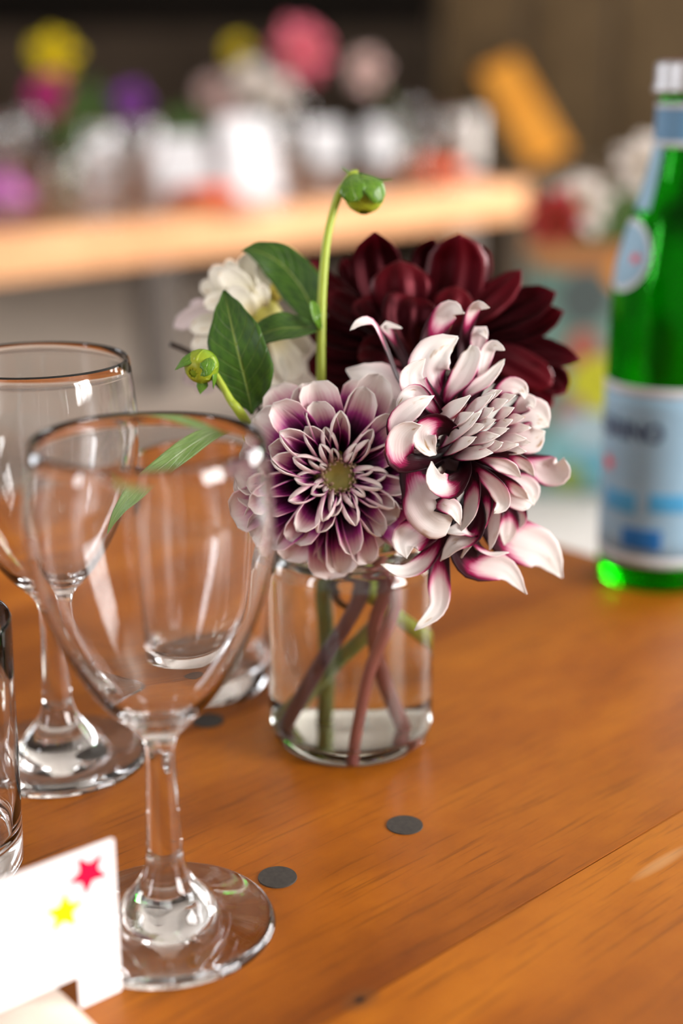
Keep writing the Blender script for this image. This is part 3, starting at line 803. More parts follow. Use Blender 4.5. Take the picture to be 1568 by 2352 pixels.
def dp(pts, hw, N, cup=.6, cup_tip=None, mats=MRO, prof=ROUND, **kw):
    kw.setdefault('groove', .10); kw.setdefault('nu', 16); kw.setdefault('nv', 12)
    return petal('petal', dd, mats, [c4p(x, y, b / 1000) for x, y, b in pts], hw / 2.306 * ZD / FPX, [cv(*n) for n in N] if isinstance(N, list) else cv(*N), cup=cup, cup_tip=cup_tip, prof=prof, seed=int(pts[0][0] * 3 + pts[-1][1]), **kw)


POINT = [(0, .35), (.2, .62), (.5, 1.0), (.72, .95), (.87, .66), (.95, .34), (1, .02)]
dp([(560, 700, -14), (470, 450, -10), (420, 230, -6), (415, 72, 2)], 150, (.1, -.2, 1), .5, .5, prof=POINT, mats=MAR)
dp([(640, 650, -20), (670, 380, -20), (690, 220, -18), (725, 108, -12)], 92, (0, 0, 1), .5, .5, prof=POINT, mats=MAR)
dp([(700, 700, -6), (800, 480, 0), (850, 260, 4), (862, 82, 10)], 180, [(-.05, .3, 1), (-.1, .2, 1)], -.55, -.6, prof=POINT, mats=MRO)
dp([(620, 700, 2), (580, 500, 14), (560, 330, 18), (545, 222, 14)], 180, [(0, .3, 1), (0, .5, .9)], -.55, -.7, mats=MRO, prof=ROUND)
dp([(800, 600, -10), (930, 400, -10), (975, 260, -8), (950, 140, -4)], 70, (-.2, 0, 1), .4, .4, mats=MRO)
dp([(720, 720, 6), (790, 560, 16), (830, 450, 18), (850, 358, 14)], 125, [(0, .3, 1), (0, .5, .9)], -.5, -.6, mats=MRO)
dp([(640, 740, 10), (600, 600, 22), (600, 480, 24), (615, 415, 20)], 150, [(.1, .3, 1), (.1, .5, .9)], .4, .4, mats=MAR)
dp([(760, 700, 0), (920, 510, 6), (1060, 390, 4), (1195, 275, 4)], 105, [(-.4, .4, .8), (-.3, .3, .9)], -.5, -.5, mats=MRO, prof=POINT)
dp([(780, 700, -4), (1010, 560, 0), (1210, 470, 0), (1375, 395, 2)], 120, [(-.2, .3, .9), (-.2, .3, .9)], .4, .5, mats=MAR, prof=POINT)
dp([(800, 740, -8), (1060, 620, -4), (1250, 560, -4), (1415, 495, -2)], 105, [(-.1, .3, 1), (-.1, .3, 1)], .5, .4, mats=MAR, prof=POINT)
dp([(800, 760, -6), (1060, 690, -2), (1280, 710, -2), (1505, 755, -2)], 95, [(-.1, .4, .9), (-.1, .3, 1)], .4, .5, mats=MAR, prof=POINT)
dp([(800, 780, 0), (1040, 720, 4), (1220, 790, 4), (1355, 890, 4)], 110, [(-.1, .4, .9), (-.1, .3, 1)], -.4, -.5, mats=MRO)
dp([(850, 780, -8), (1130, 780, -8), (1330, 840, -8), (1430, 925, -8)], 95, [(0, .2, 1), (0, .2, 1)], .4, .3, mats=MAR)
dp([(900, 800, -12), (1150, 880, -12), (1280, 950, -14), (1360, 990, -14)], 75, (0, .2, 1), .3, .2, mats=MRO)
dp([(480, 640, -10), (280, 430, -12), (150, 330, -12), (80, 220, -10)], 62, (.3, .2, .9), .4, .4, mats=MRO)
dp([(500, 620, -16), (360, 420, -18), (290, 320, -18), (255, 215, -16)], 75, (.2, .2, 1), .4, .4, mats=MAR)
dp([(520, 660, 0), (360, 540, 4), (240, 470, 4), (150, 410, 4)], 115, [(.2, .5, .8), (.2, .5, .8)], .4, .3, mats=MAR)
dp([(560, 680, 6), (460, 560, 14), (400, 480, 16), (350, 420, 14)], 120, [(.2, .5, .8), (.1, .6, .8)], .4, .3, mats=MAR)
dp([(560, 720, 0), (350, 660, 4), (200, 620, 2), (60, 560, 0)], 110, [(.2, .4, .9), (.2, .4, .9)], .4, .3, mats=MAR)
dp([(560, 760, 0), (350, 780, 2), (200, 780, 0), (60, 760, -4)], 115, [(.1, .3, 1), (.1, .3, 1)], .4, .3, mats=MAR)
dp([(600, 780, 0), (420, 860, 2), (280, 900, 0), (120, 920, -6)], 120, [(0, .2, 1), (0, .2, 1)], .4, .3, mats=MAR)
dp([(640, 780, 8), (500, 740, 18), (420, 700, 18), (330, 700, 14)], 115, [(.1, .4, .9), (.1, .4, .9)], .4, .3, mats=MAR)
dp([(640, 800, 4), (560, 900, 8), (500, 960, 4), (420, 1000, 0)], 120, [(0, .1, 1), (0, .1, 1)], .4, .3, mats=MAR)
dp([(680, 800, 2), (760, 900, 4), (820, 960, 0), (900, 1020, -6)], 120, [(0, .1, 1), (0, .1, 1)], .4, .3, mats=MAR)
dp([(700, 760, 10), (760, 640, 20), (800, 560, 20), (850, 500, 16)], 110, [(0, .4, .9), (0, .5, .9)], .4, .3, mats=MAR)
ac = c4p(620, 740, -.004)
bm = bmesh.new(); bmesh.ops.create_icosphere(bm, subdivisions=3, radius=.016)
o = bm_obj('disc', bm, M['mar_in'] if False else plain('maroon heart', (.012, .001, .002), .6), dd, smooth=True); o.location = ac - dd.location
tube('stem', [ac, ac + Vector((-.002, .004, -.03)), jar_pt(826, 1340, .004), jar_pt(740, 1510, .0), jar_pt(652, 1678, .0)], .0027, M['stem_purple'], dd)

# ---- cream dahlia on the left
wd_ = empty('dahlia', jar_pt(665, 1655, .010), 'small cream white dahlia seen from the side behind the green leaves', 'flower', 'dahlias in the jar')
ZW = .650


def c3(x, y, b=0.0, z=ZW): return P(x / 2.904 + 380, y / 2.904 + 360, z - b)


def wp(pts, hw, N=(-.1, .1, 1), cup=.6, cup_tip=.5, mats=None, **kw):
    kw.setdefault('ripple', .05); kw.setdefault('groove', .04)
    return petal('petal', wd_, mats or [M['whi'], M['whi']], [c3(x, y, b / 1000) for x, y, b in pts], hw / 2.904 * ZW / FPX, cv(*N), cup=cup, cup_tip=cup_tip, prof=ROUND, seed=int(pts[0][0] + pts[-1][1]), **kw)


LIL = [M['lil'], M['lil']]
wp([(680, 1000, -8), (640, 850, -10), (650, 720, -10), (665, 596, -8)], 55)
wp([(640, 1000, 0), (600, 860, 2), (560, 760, 2), (535, 640, 4)], 88, (.1, .1, 1))
wp([(650, 1000, 2), (650, 860, 6), (655, 760, 6), (650, 685, 6)], 66, (.2, 0, 1))
wp([(600, 1020, 4), (530, 900, 10), (450, 830, 10), (372, 755, 10)], 95, (-.1, .3, .9))
wp([(560, 1000, -6), (480, 850, -8), (440, 760, -8), (430, 680, -6)], 55)
wp([(560, 1040, 2), (450, 930, 4), (380, 830, 4), (315, 725, 2)], 80, (-.2, .2, .9))
wp([(560, 1060, -4), (420, 950, -4), (320, 890, -4), (232, 845, -6)], 70)
wp([(560, 1080, -6), (380, 1050, -8), (230, 1060, -8), (55, 1135, -8)], 85, (-.2, .2, .9), mats=LIL)
wp([(560, 1090, -10), (400, 1060, -12), (250, 1010, -12), (165, 980, -12)], 60, mats=LIL)
wp([(560, 1080, 6), (440, 1010, 12), (350, 970, 12), (262, 1005, 12)], 78, (-.2, .3, .9))
wp([(580, 1060, 8), (530, 970, 14), (470, 930, 14), (410, 925, 14)], 82, (-.1, .4, .9))
wp([(560, 1120, 4), (410, 1120, 6), (290, 1120, 6), (160, 1150, 6)], 80, (-.2, .2, .9))
wp([(560, 1140, 4), (420, 1190, 6), (290, 1220, 6), (180, 1300, 6)], 78, (-.2, .1, .9))
wp([(580, 1160, 0), (440, 1260, 0), (330, 1330, 0), (240, 1420, -2)], 80, (-.1, 0, 1))
wp([(600, 1180, -4), (430, 1360, -6), (300, 1480, -8), (215, 1570, -10)], 85, mats=LIL)
wp([(600, 1180, -8), (380, 1380, -12), (230, 1450, -12), (120, 1500, -12)], 75, mats=LIL)
wp([(640, 1180, -2), (520, 1400, -4), (440, 1500, -4), (400, 1560, -6)], 90)
wp([(700, 1120, -6), (800, 1170, -6), (880, 1240, -8), (960, 1310, -10)], 100)
wp([(700, 1150, -4), (780, 1290, -4), (830, 1390, -6), (890, 1490, -8)], 105)
wp([(680, 1170, -6), (700, 1330, -6), (730, 1440, -6), (760, 1530, -8)], 95)
wp([(640, 1020, -2), (700, 930, -2), (740, 880, -2), (775, 945, -4)], 85, (.1, .2, 1), mats=[plain('yellow petal base', (.58, .46, .08), .5, transl=.25)] * 2)
wp([(650, 1060, 0), (640, 960, 8), (620, 900, 8), (600, 880, 8)], 70, (.1, .3, .9))
wc = c3(640, 1080, -.004)
bm = bmesh.new(); bmesh.ops.create_icosphere(bm, subdivisions=3, radius=.010)
o = bm_obj('receptacle', bm, plain('yellow green receptacle', (.40, .36, .06), .5), wd_, smooth=True); o.location = wc - wd_.location
tube('stem', [wc, wc + Vector((.006, .0, -.03)), jar_pt(700, 1160, .010), jar_pt(862, 1340, .012), jar_pt(760, 1520, .012), jar_pt(665, 1655, .010)], .0029, M['stem_green'], wd_)

# ---- tall bud with its leaves
tb = empty('dahlia_bud', jar_pt(758, 1640, .016), 'tall green dahlia bud nodding at the end of a curved lime stem with two leaves', 'flower bud', 'dahlia buds')
ZT = .618
stem_pts = [(740, 1150, ZT + .02), (739, 1000, ZT + .004), (737, 890, ZT), (737, 760, ZT), (741, 650, ZT), (752, 540, ZT), (775, 455, ZT), (793, 422, ZT), (808, 400, ZT), (822, 398, ZT)]
tube('stem', [P(*q) for q in stem_pts], [(0, .0021), (.3, .0021), (.6, .0018), (.9, .0015), (1, .0015)], M['stem_lime'], tb, n=40)
tube('stem', [P(740, 1150, ZT + .02), jar_pt(765, 1340, .014), jar_pt(762, 1500, .016), jar_pt(758, 1640, .016)], .0024, M['stem_green'], tb)


def bud(root, C, axis, r, n=9, seed=3, sep=5, sep_len=1.6, sep_dirs=None, sep_open=1.0):
    a, x, y = dirs(axis)
    bm = bmesh.new(); bmesh.ops.create_icosphere(bm, subdivisions=3, radius=r)
    for v in bm.verts: v.co.z *= .92
    o = bm_obj('bud_core', bm, plain('bud green', (.24, .36, .02), .3, transl=.15), root, smooth=True); o.location = C - root.location
    rnd = random.Random(seed)
    for k in range(n):
        th = k * 2 * math.pi / n
        rr = x * math.cos(th) + y * math.sin(th)
        pts = [C + (-a * math.cos(u) + rr * math.sin(u)) * r * 1.03 for u in (0.2, .8, 1.5, 2.2, 2.9)]
        petal('bud_scale', root, [M['bud'], M['bud']], list(reversed(pts))[::-1], r * .45, [(p_ - C) * -1 for p_ in pts], cup=.35, cup_tip=.35, prof=ROUND, nu=10, nv=6)


budC = P(836, 448, ZT - .002)
bud(tb, budC, cv(-.05, -1, .15), .0079)
for pts, hw_, N_ in (([(812, 398, 3), (806, 415, 10), (810, 435, 13), (822, 462, 12)], 32, (-.2, .2, .9)),
                     ([(826, 400, 2), (846, 412, 10), (862, 432, 12), (878, 466, 9)], 28, (.3, .2, .9)),
                     ([(822, 398, -2), (850, 404, -2), (875, 412, 0), (902, 411, 2)], 12, (.1, .9, .4)),
                     ([(815, 402, -4), (806, 396, -2), (795, 390, 0), (784, 382, 2)], 16, (.2, .8, .5)),
                     ([(822, 400, -6), (845, 415, -10), (860, 440, -9), (864, 458, -7)], 22, (.5, .2, -.8))):
    petal('sepal', tb, [M['sepal'], M['sepal']], [P(a, b, ZT - c / 1000) for a, b, c in pts], hw_ * ZT / FPX, cv(*N_), cup=-.5, cup_tip=-.3, prof=LEAF if hw_ < 20 else ROUND, nu=12, nv=8)


def leaf(root, pts, hw, N, cup=.25, cup_tip=.2, mats=None, **kw):
    kw.setdefault('nu', 26); kw.setdefault('nv', 12)
    return petal('leaf', root, mats or [M['leaf'], M['leaf_under']], [P(*q) for q in pts], hw * ZT / FPX, [cv(*n) for n in N] if isinstance(N, list) else cv(*N), cup=cup, cup_tip=cup_tip, prof=LEAF, thick=.0005, **kw)


leaf(tb, [(735, 748, .620), (700, 752, .615), (640, 755, .610), (590, 772, .612), (552, 788, .616)], 44, [(-.1, .6, .8), (-.1, .5, .85)], .55, .4, ripple=.05)
leaf(tb, [(733, 752, .622), (720, 720, .634), (695, 665, .640), (650, 610, .642), (600, 580, .640), (556, 572, .638)], 54, [(-.2, .1, 1), (-.1, .1, 1)], .3, .2)
petal('sepal', tb, [M['sepal'], M['sepal']], [P(737, 755, .616), P(728, 735, .612), P(722, 712, .612), P(718, 690, .614)], 14 * ZT / FPX, cv(.5, .1, .8), cup=.8, prof=ROUND, nu=10, nv=6)

# ---- low bud with the broad leaf
lb = empty('dahlia_bud', jar_pt(985, 1490, .010), 'small round green bud hanging low beside a broad upright leaf', 'flower bud', 'dahlia buds')
ZL = .585
b2 = P(463, 841, ZL - .004)
bud(lb, b2, cv(-.45, -.5, .7), .0066, seed=6)
tube('stem', [P(470, 838, ZL + .002), P(492, 856, ZL + .004), P(510, 885, ZL + .004), P(530, 920, ZL + .004), P(560, 962, ZL + .008), P(650, 1120, ZL + .05), jar_pt(800, 1310, .008), jar_pt(885, 1388, .008), jar_pt(985, 1490, .010)],
     [(0, .0011), (.3, .0015), (.6, .0024), (1, .0027)], M['stem_lime'], lb, n=50)
for pts, hw_, N_ in (([(475, 820, 4), (452, 815, 8), (425, 828, 9), (402, 849, 8)], 17, (-.2, .5, .8)),
                     ([(488, 830, 4), (494, 850, 6), (494, 875, 6), (490, 893, 4)], 10, (.9, 0, .5)),
                     ([(470, 862, 2), (466, 878, 4), (462, 890, 4), (459, 905, 3)], 14, (0, -.1, 1)),
                     ([(470, 816, 6), (478, 830, 13), (470, 852, 14), (460, 862, 12)], 18, (.1, .3, .9))):
    petal('sepal', lb, [M['sepal'], M['sepal']], [P(a, b, ZL - c / 1000) for a, b, c in pts], hw_ * ZL / FPX, cv(*N_), cup=-.5, cup_tip=-.3, prof=LEAF, nu=12, nv=8)
leaf(lb, [(578, 952, .600), (572, 915, .598), (560, 860, .595), (542, 790, .594), (527, 725, .598), (515, 668, .604)], 72, [(-.2, .1, 1), (-.15, .2, 1)], .3, .35, ripple=.03, mats=[M['leaf'], M['leaf_under']])

# ---- long drooping leaf that shows through the wine glass
dl = empty('drooping_leaf', jar_pt(700, 1300, -.02), 'long narrow green leaf arching down from the bouquet behind the wine glass bowl', 'leaf')
leaf(dl, [(590, 975, .600), (540, 980, .592), (470, 1005, .585), (390, 1060, .575), (310, 1130, .568), (270, 1175, .566), (242, 1228, .568)], 24, [(.3, .8, .5), (.3, .6, .7), (.5, .4, .8), (.6, .2, .8)], .35, .3, mats=[M['leaf_under'], M['leaf']])
tube('leaf_stalk', [P(588, 975, .600), P(640, 1060, .612), jar_pt(690, 1270, -.012), jar_pt(712, 1300, -.02)], .0011, M['stem_green'], dl)
# dark twig end
tw = tube('twig', [P(392, 790, .640), P(440, 812, .645), P(560, 880, .655), P(690, 1150, .650), jar_pt(775, 1340, .008), jar_pt(800, 1380, .008)], .0013, M['stick'])
tag(tw, 'thin dark brown twig end sticking out left of the bouquet', 'twig')

# ------------------------------------------------------------------ place card
CB = on(280, 2275); CL = on(185, 2318)
du = Vector((CB.x - CL.x, CB.y - CL.y, 0)).normalized(); dn = Vector((du.y, -du.x, 0))   # dn faces the camera side
pc = empty('place_card', (CB.x, CB.y, TZ + .0002), 'white place card printed with a magenta red star and a yellow star', 'card')
pc.rotation_euler = (0, 0, math.atan2(du.y, du.x))
W_, H_, leg, nh = .085, .0585, .0160, .0125


def round_poly(pts, r=.0012, n=4):
    out = []
    for i, p in enumerate(pts):
        a = Vector(pts[i - 1]); b = Vector(p); c = Vector(pts[(i + 1) % len(pts)])
        u1 = (a - b).normalized(); u2 = (c - b).normalized()
        for k in range(n + 1):
            t = k / n
            p0 = b + u1 * r; p2 = b + u2 * r
            out.append((1 - t) ** 2 * p0 + 2 * t * (1 - t) * b + t * t * p2)
    return out


def slab(name, poly, t0, t1, mat, root):
    """poly in local x/z; extruded over local y from t0 to t1"""
    n = len(poly)
    verts = [(p[0], t0, p[1]) for p in poly] + [(p[0], t1, p[1]) for p in poly]
    faces = [tuple(range(n)), tuple(range(2 * n - 1, n - 1, -1))] + [(i, i + n, (i + 1) % n + n, (i + 1) % n) for i in range(n)]
    o = mesh_obj(name, verts, faces, mat, root, smooth=False, world=False)
    bm = bmesh.new(); bm.from_mesh(o.data); bmesh.ops.recalc_face_normals(bm, faces=bm.faces); bm.to_mesh(o.data); bm.free()
    return o


slab('card_sheet', round_poly([(0, 0), (0, H_), (-W_, H_), (-W_, 0), (-W_ + leg, 0), (-W_ + leg, nh), (-leg, nh), (-leg, 0)]), -.0002, .0002, M['paper'], pc)


def star(name, cx, cz, r, rot, mat):
    pts = []
    for k in range(10):
        a = rot + k * math.pi / 5; rr = r if k % 2 == 0 else r * .45
        pts.append((cx + rr * math.sin(a), cz + rr * math.cos(a)))
    slab(name, pts, -.00032, -.00018, mat, pc)


def card_uv(px, py):
    """pixel on the card plane -> local (x,z)"""
    d = (px - 784) / FPX * RT - (py - 1176) / FPX * UP + FW
    t = (Vector((CB.x, CB.y, 0)) - CAM).dot(dn) / d.dot(dn)
    p = CAM + d * t
    return ((p - Vector((CB.x, CB.y, 0))).dot(du), p.z - TZ)


s1 = card_uv(202, 2006); s2 = card_uv(147, 2096)
star('red_star', s1[0], s1[1], .0080, math.pi + .18, M['red_ink'])
star('yellow_star', s2[0], s2[1], .0075, .10, M['yel_ink'])
# tail of the pale pink handwritten name
l0 = card_uv(46, 2110); l1 = card_uv(48, 2062)
x0, zb = l0; zt = l1[1]
slab('letter', [(x0 - .0011, zb), (x0 + .0011, zb), (x0 + .0011, zt), (x0 - .0011, zt)], -.0003, -.00018, M['pink_ink'], pc)
slab('letter', [(x0 - .0036, zb - .0010), (x0 + .0026, zb - .0010), (x0 + .0026, zb + .0002), (x0 - .0036, zb + .0002)], -.0003, -.00018, M['pink_ink'], pc)
zx = zb + (zt - zb) * .62
slab('letter', [(x0 - .0115, zb), (x0 - .0100, zb), (x0 - .0100, zx - .001), (x0 - .0075, zx), (x0 - .0065, zx - .0012), (x0 - .0065, zb), (x0 - .0052, zb), (x0 - .0052, zx), (x0 - .0075, zx + .0014), (x0 - .0100, zx + .0006), (x0 - .0115, zx + .0012)], -.0003, -.00018, M['pink_ink'], pc)

# cork that carries the card
ck = empty('cork_holder', (pc.location.x - du.x * .043, pc.location.y - du.y * .043, TZ), 'pale rounded cork block under the place card notch', 'cork')
ck.rotation_euler = (0, 0, math.atan2(du.y, du.x))
bm = bmesh.new()
NS = 20
prof = []
for i in range(NS + 1):
    a = math.pi * i / NS
    prof.append((math.cos(a) * .0255, math.sin(a) * .0122))
vf = [bm.verts.new((x, -.022, z)) for x, z in prof]; vb = [bm.verts.new((x, .022, z)) for x, z in prof]
bm.faces.new(vf); bm.faces.new(list(reversed(vb)))
for i in range(NS): bm.faces.new((vf[i], vb[i], vb[i + 1], vf[i + 1]))
bm.faces.new((vf[0], vf[-1], vb[-1], vb[0]))
bmesh.ops.recalc_face_normals(bm, faces=bm.faces)
bmesh.ops.bevel(bm, geom=[e for e in bm.edges if abs(e.verts[0].co.y - e.verts[1].co.y) < 1e-6], offset=.0025, segments=3, affect='EDGES')
bm_obj('cork_body', bm, M['cork'], ck, smooth=True)

# ------------------------------------------------------------------ green mineral water bottle
BB = on(1500, 1322); BD = BB.y


def bh(y):
    """height above the table of photo row y at the bottle's distance"""
    return .30 - BD * math.tan(PITCH + math.atan((y - 1176) / FPX))


M['green'] = glass('green bottle glass', (.16, .80, .15), 1.5)
M['label_blue'] = plain('pale blue label', s2l(135, 172, 196), .55, noise=.06, scale=60)
M['label_white'] = plain('label border', s2l(195, 200, 205), .5)
M['label_mid'] = plain('bright blue print', s2l(60, 150, 200), .5)
M['label_deep'] = plain('deep blue print', s2l(0, 105, 180), .5)
M['label_red'] = plain('red star print', s2l(215, 50, 60), .5)
M['label_dark'] = plain('navy lettering', s2l(35, 55, 90), .5)
M['neck_blue'] = plain('neck label blue', s2l(85, 130, 165), .5)
M['cap'] = plain('silver bottle cap', (.50, .50, .52), .42, metal=1.0)
M['cap_top'] = plain('dark red cap disc', (.14, .012, .02), .4)
bot = empty('mineral_water_bottle', (BB.x, BB.y, TZ + .0002), 'green glass mineral water bottle with pale blue label and silver cap', 'bottle')
BPR = [(0, .004), (.022, .003), (.030, 0), (.0335, .003), (.0346, .010), (.0347, bh(1200)), (.0352, bh(1000)), (.0355, bh(860)), (.0355, bh(760)), (.0350, bh(690)), (.0330, bh(610)), (.0268, bh(505)), (.0212, bh(425)), (.0166, bh(335)), (.0158, bh(240)), (.0150, bh(218))]
BIN = [(.0125, bh(218)), (.0133, bh(240)), (.0141, bh(335)), (.0187, bh(425)), (.0243, bh(505)), (.0305, bh(610)), (.0325, bh(690)), (.0330, bh(760)), (.0330, bh(860)), (.0325, bh(1200)), (.0320, .014), (.027, .009), (0, .012)]
lathe('bottle_glass', smooth_prof(BPR, 3) + smooth_prof(BIN, 3), M['green'], bot, seg=80)


def brad(h):
    pts = [(z, r) for r, z in BPR[3:]]
    for (a, ra), (b, rb_) in zip(pts, pts[1:]):
        if h <= b: return lerp(ra, rb_, (h - a) / (b - a))
    return pts[-1][1]


def wrap(name, a0, a1, h0, h1, mat, root=bot, off=.0003, na=40, nh=8, mask=None):
    """label patch on the bottle between angles (degrees, 0 = toward the camera, negative = left) and heights"""
    verts, faces = [], []
    for sgn in (0, 1):
        for j in range(nh + 1):
            for i in range(na + 1):
                a = R(lerp(a0, a1, i / na)); h = lerp(h0, h1, j / nh); r = brad(h) + off - .00025 * sgn
                verts.append((r * math.sin(a), -r * math.cos(a), h))
    m = na + 1; c = (nh + 1) * m
    for j in range(nh):
        for i in range(na):
            q = (j * m + i, j * m + i + 1, (j + 1) * m + i + 1, (j + 1) * m + i)
            faces.append(q); faces.append(tuple(c + k for k in reversed(q)))
    lp = list(range(m)) + [j * m + na for j in range(1, nh + 1)] + [nh * m + i for i in range(na - 1, -1, -1)] + [j * m for j in range(nh - 1, 0, -1)]
    for a, b in zip(lp, lp[1:] + lp[:1]): faces.append((a, a + c, b + c, b))
    return mesh_obj(name, verts, faces, mat, root, world=False)


def wrap_poly(name, poly, mat, root=bot, off=.0006):
    """flat outline (degrees, height) triangulated as a fan and wrapped on the bottle"""
    cx_ = sum(p[0] for p in poly) / len(poly); cz_ = sum(p[1] for p in poly) / len(poly)
    rings = []
    verts, faces = [], []
    K = 5
    for k in range(1, K + 1):
        for (a, h) in poly:
            aa, hh = lerp(cx_, a, k / K), lerp(cz_, h, k / K); r = brad(hh) + off
            verts.append((r * math.sin(R(aa)), -r * math.cos(R(aa)), hh))
    n = len(poly); r = brad(cz_) + off
    verts.append((r * math.sin(R(cx_)), -r * math.cos(R(cx_)), cz_)); ci = len(verts) - 1
    for i in range(n): faces.append((ci, i, (i + 1) % n))
    for k in range(K - 1):
        for i in range(n): faces.append((k * n + i, (k + 1) * n + i, (k + 1) * n + (i + 1) % n, k * n + (i + 1) % n))
    return mesh_obj(name, verts, faces, mat, root, world=False)


lab = wrap('front_label', -140, 100, bh(1248), bh(872), M['label_blue'], na=80)
wrap('label_border', -140, 100, bh(885), bh(866), M['label_white'], lab, off=.0005, na=80, nh=2)
wrap('label_border', -140, 100, bh(1262), bh(1242), M['label_white'], lab, off=.0005, na=80, nh=2)
wrap('label_panel', -48, -8, bh(1226), bh(1180), M['label_deep'], lab, off=.0005)
wrap('label_panel', -75, -35, bh(1150), bh(1105), M['label_mid'], lab, off=.0005)
wrap('label_panel', -22, 20, bh(1140), bh(1100), M['label_mid'], lab, off=.0005)


def ring_star(cx_, cz_, rad_deg, rad_h, n=5):
    return [(cx_ + (1 if k % 2 == 0 else .42) * rad_deg * math.sin(k * math.pi / n), cz_ + (1 if k % 2 == 0 else .42) * rad_h * math.cos(k * math.pi / n)) for k in range(2 * n)]


wrap_poly('label_star', ring_star(-72, bh(1050), 13, .0062), M['label_red'], lab)
# lettering wrapped round the label
cu = bpy.data.curves.new('label_text', 'FONT'); cu.body = 'S.PELLEGRINO'; cu.size = .0150; cu.offset = .0006; cu.extrude = 0.0; cu.resolution_u = 3
to = bpy.data.objects.new('label_text', cu); COL.objects.link(to)
dg = bpy.context.evaluated_depsgraph_get(); me = bpy.data.meshes.new_from_object(to.evaluated_get(dg))
bpy.data.objects.remove(to, do_unlink=True)
xm = max(v.co.x for v in me.vertices)
bm = bmesh.new(); bm.from_mesh(me)
bmesh.ops.subdivide_edges(bm, edges=[e for e in bm.edges if e.calc_length() > .004], cuts=2)
for v in bm.verts:
    h = bh(985) + v.co.y; r = brad(h) + .0006
    a = R(-12) + (v.co.x - xm) * .92 / r
    v.co = Vector((r * math.sin(a), -r * math.cos(a), h))
bm_obj('label_text', bm, M['label_dark'], lab)
nk = wrap('neck_label', -180, 180, bh(328), bh(242), M['neck_blue'], na=64)
wrap('neck_border', -180, 180, bh(336), bh(322), M['label_white'], nk, off=.0006, na=64, nh=2)
wrap('neck_border', -180, 180, bh(248), bh(236), M['label_white'], nk, off=.0006, na=64, nh=2)
wrap('neck_strip', -88, -52, bh(480), bh(330), M['label_blue'], off=.0004, na=10, nh=14)
med = wrap_poly('medallion', [(-76 + 38 * math.sin(k * math.pi / 18), bh(582) + .0205 * math.cos(k * math.pi / 18)) for k in range(36)], M['label_white'], off=.0004)
wrap_poly('medallion_field', [(-76 + 34 * math.sin(k * math.pi / 18), bh(582) + .0172 * math.cos(k * math.pi / 18)) for k in range(36)], M['label_blue'], med, off=.0007)
wrap_poly('medallion_star', ring_star(-56, bh(585), 9, .0042), M['label_red'], med, off=.0010)
ct, cb = bh(141), bh(216)
ch = ct - cb
lathe('cap', [(.0165, cb), (.0186, cb + .001), (.0190, cb + ch * .12), (.0184, cb + ch * .28), (.0176, cb + ch * .34), (.0180, cb + ch * .42), (.0176, cb + ch * .52), (.0181, cb + ch * .62), (.0177, cb + ch * .72), (.0180, cb + ch * .82), (.0177, cb + ch * .93), (.0165, ct - .0005), (.0150, ct), (0, ct)], M['cap'], bot, seg=64)
lathe('cap_disc', [(.0150, ct - .0005), (.0150, ct + .0005), (0, ct + .0008)], M['cap_top'], bot, seg=48)

# ------------------------------------------------------------------ second table in the background
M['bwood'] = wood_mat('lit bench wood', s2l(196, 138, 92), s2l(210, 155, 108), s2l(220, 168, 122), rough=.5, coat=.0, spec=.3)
M['bwood_top'] = wood_mat('bench top wood', s2l(120, 70, 26), s2l(150, 92, 40), s2l(170, 110, 56), rough=.3, coat=.3)
M['leg'] = plain('grey brown bench leg', (.12, .10, .085), .6)
A_ = on(0, 540); B_ = on(1212, 420)
bang = math.atan2(B_.y - A_.y, B_.x - A_.x)
bt = empty('long_bench_table', (B_.x, B_.y, TZ), 'long wooden bench table with a bright thick front edge, set with cards and flowers', 'table', rz=bang)
for k in range(7):
    box('plank', (-2.9, .04 + k * .2, -.04), (0, .24 + k * .2 - .001, 0), M['bwood_top'], bt)
box('front_edge', (-2.9, 0, -.085), (0, .039, .0), M['bwood'], bt, bevel=.002)
box('end_edge', (-.03, .04, -.085), (0, 1.44, -.041), M['bwood'], bt)
box('rear_edge', (-2.9, 1.40, -.085), (-.03, 1.44, -.041), M['bwood'], bt)
for x in (-2.8, -.22):
    for y in (.06, 1.29):
        box('leg', (x, y, -TZ), (x + .09, y + .09, -.041), M['leg'], bt)
box('stretcher', (-2.71, .085, -.55), (-.22, .125, -.46), M['leg'], bt)

gm = [o for o in bpy.data.objects if o.name == 'wine_glass'][0]


def bg_wine(px, py, label):
    b = on(px, py); o = gm.copy(); COL.objects.link(o); o.location = (b.x, b.y, TZ + .0004)
    for ch in list(gm.children):
        c = ch.copy(); COL.objects.link(c); c.parent = o
    tag(o, label, 'wine glass', 'wine glasses on the far bench table'); return o


for px, py, lb_ in ((20, 480, 'wine glass right beside the lilac napkin on the far bench table'), (70, 425, 'wine glass behind the jar of yellow and magenta flowers on the far bench'),
                    (238, 505, 'wine glass at the bench edge in front of the narrow white card'), (655, 468, 'wine glass at the bench edge in front of the pale blush bouquet'),
                    (1012, 432, 'wine glass in front of the orange napkin near the bench end'), (940, 368, 'wine glass behind the dusty pink flower on the far bench'),
                    (690, 368, 'wine glass behind the pale bouquet and menu card'), (335, 485, 'wine glass between the narrow and the widest white card')):
    bg_wine(px, py, lb_)


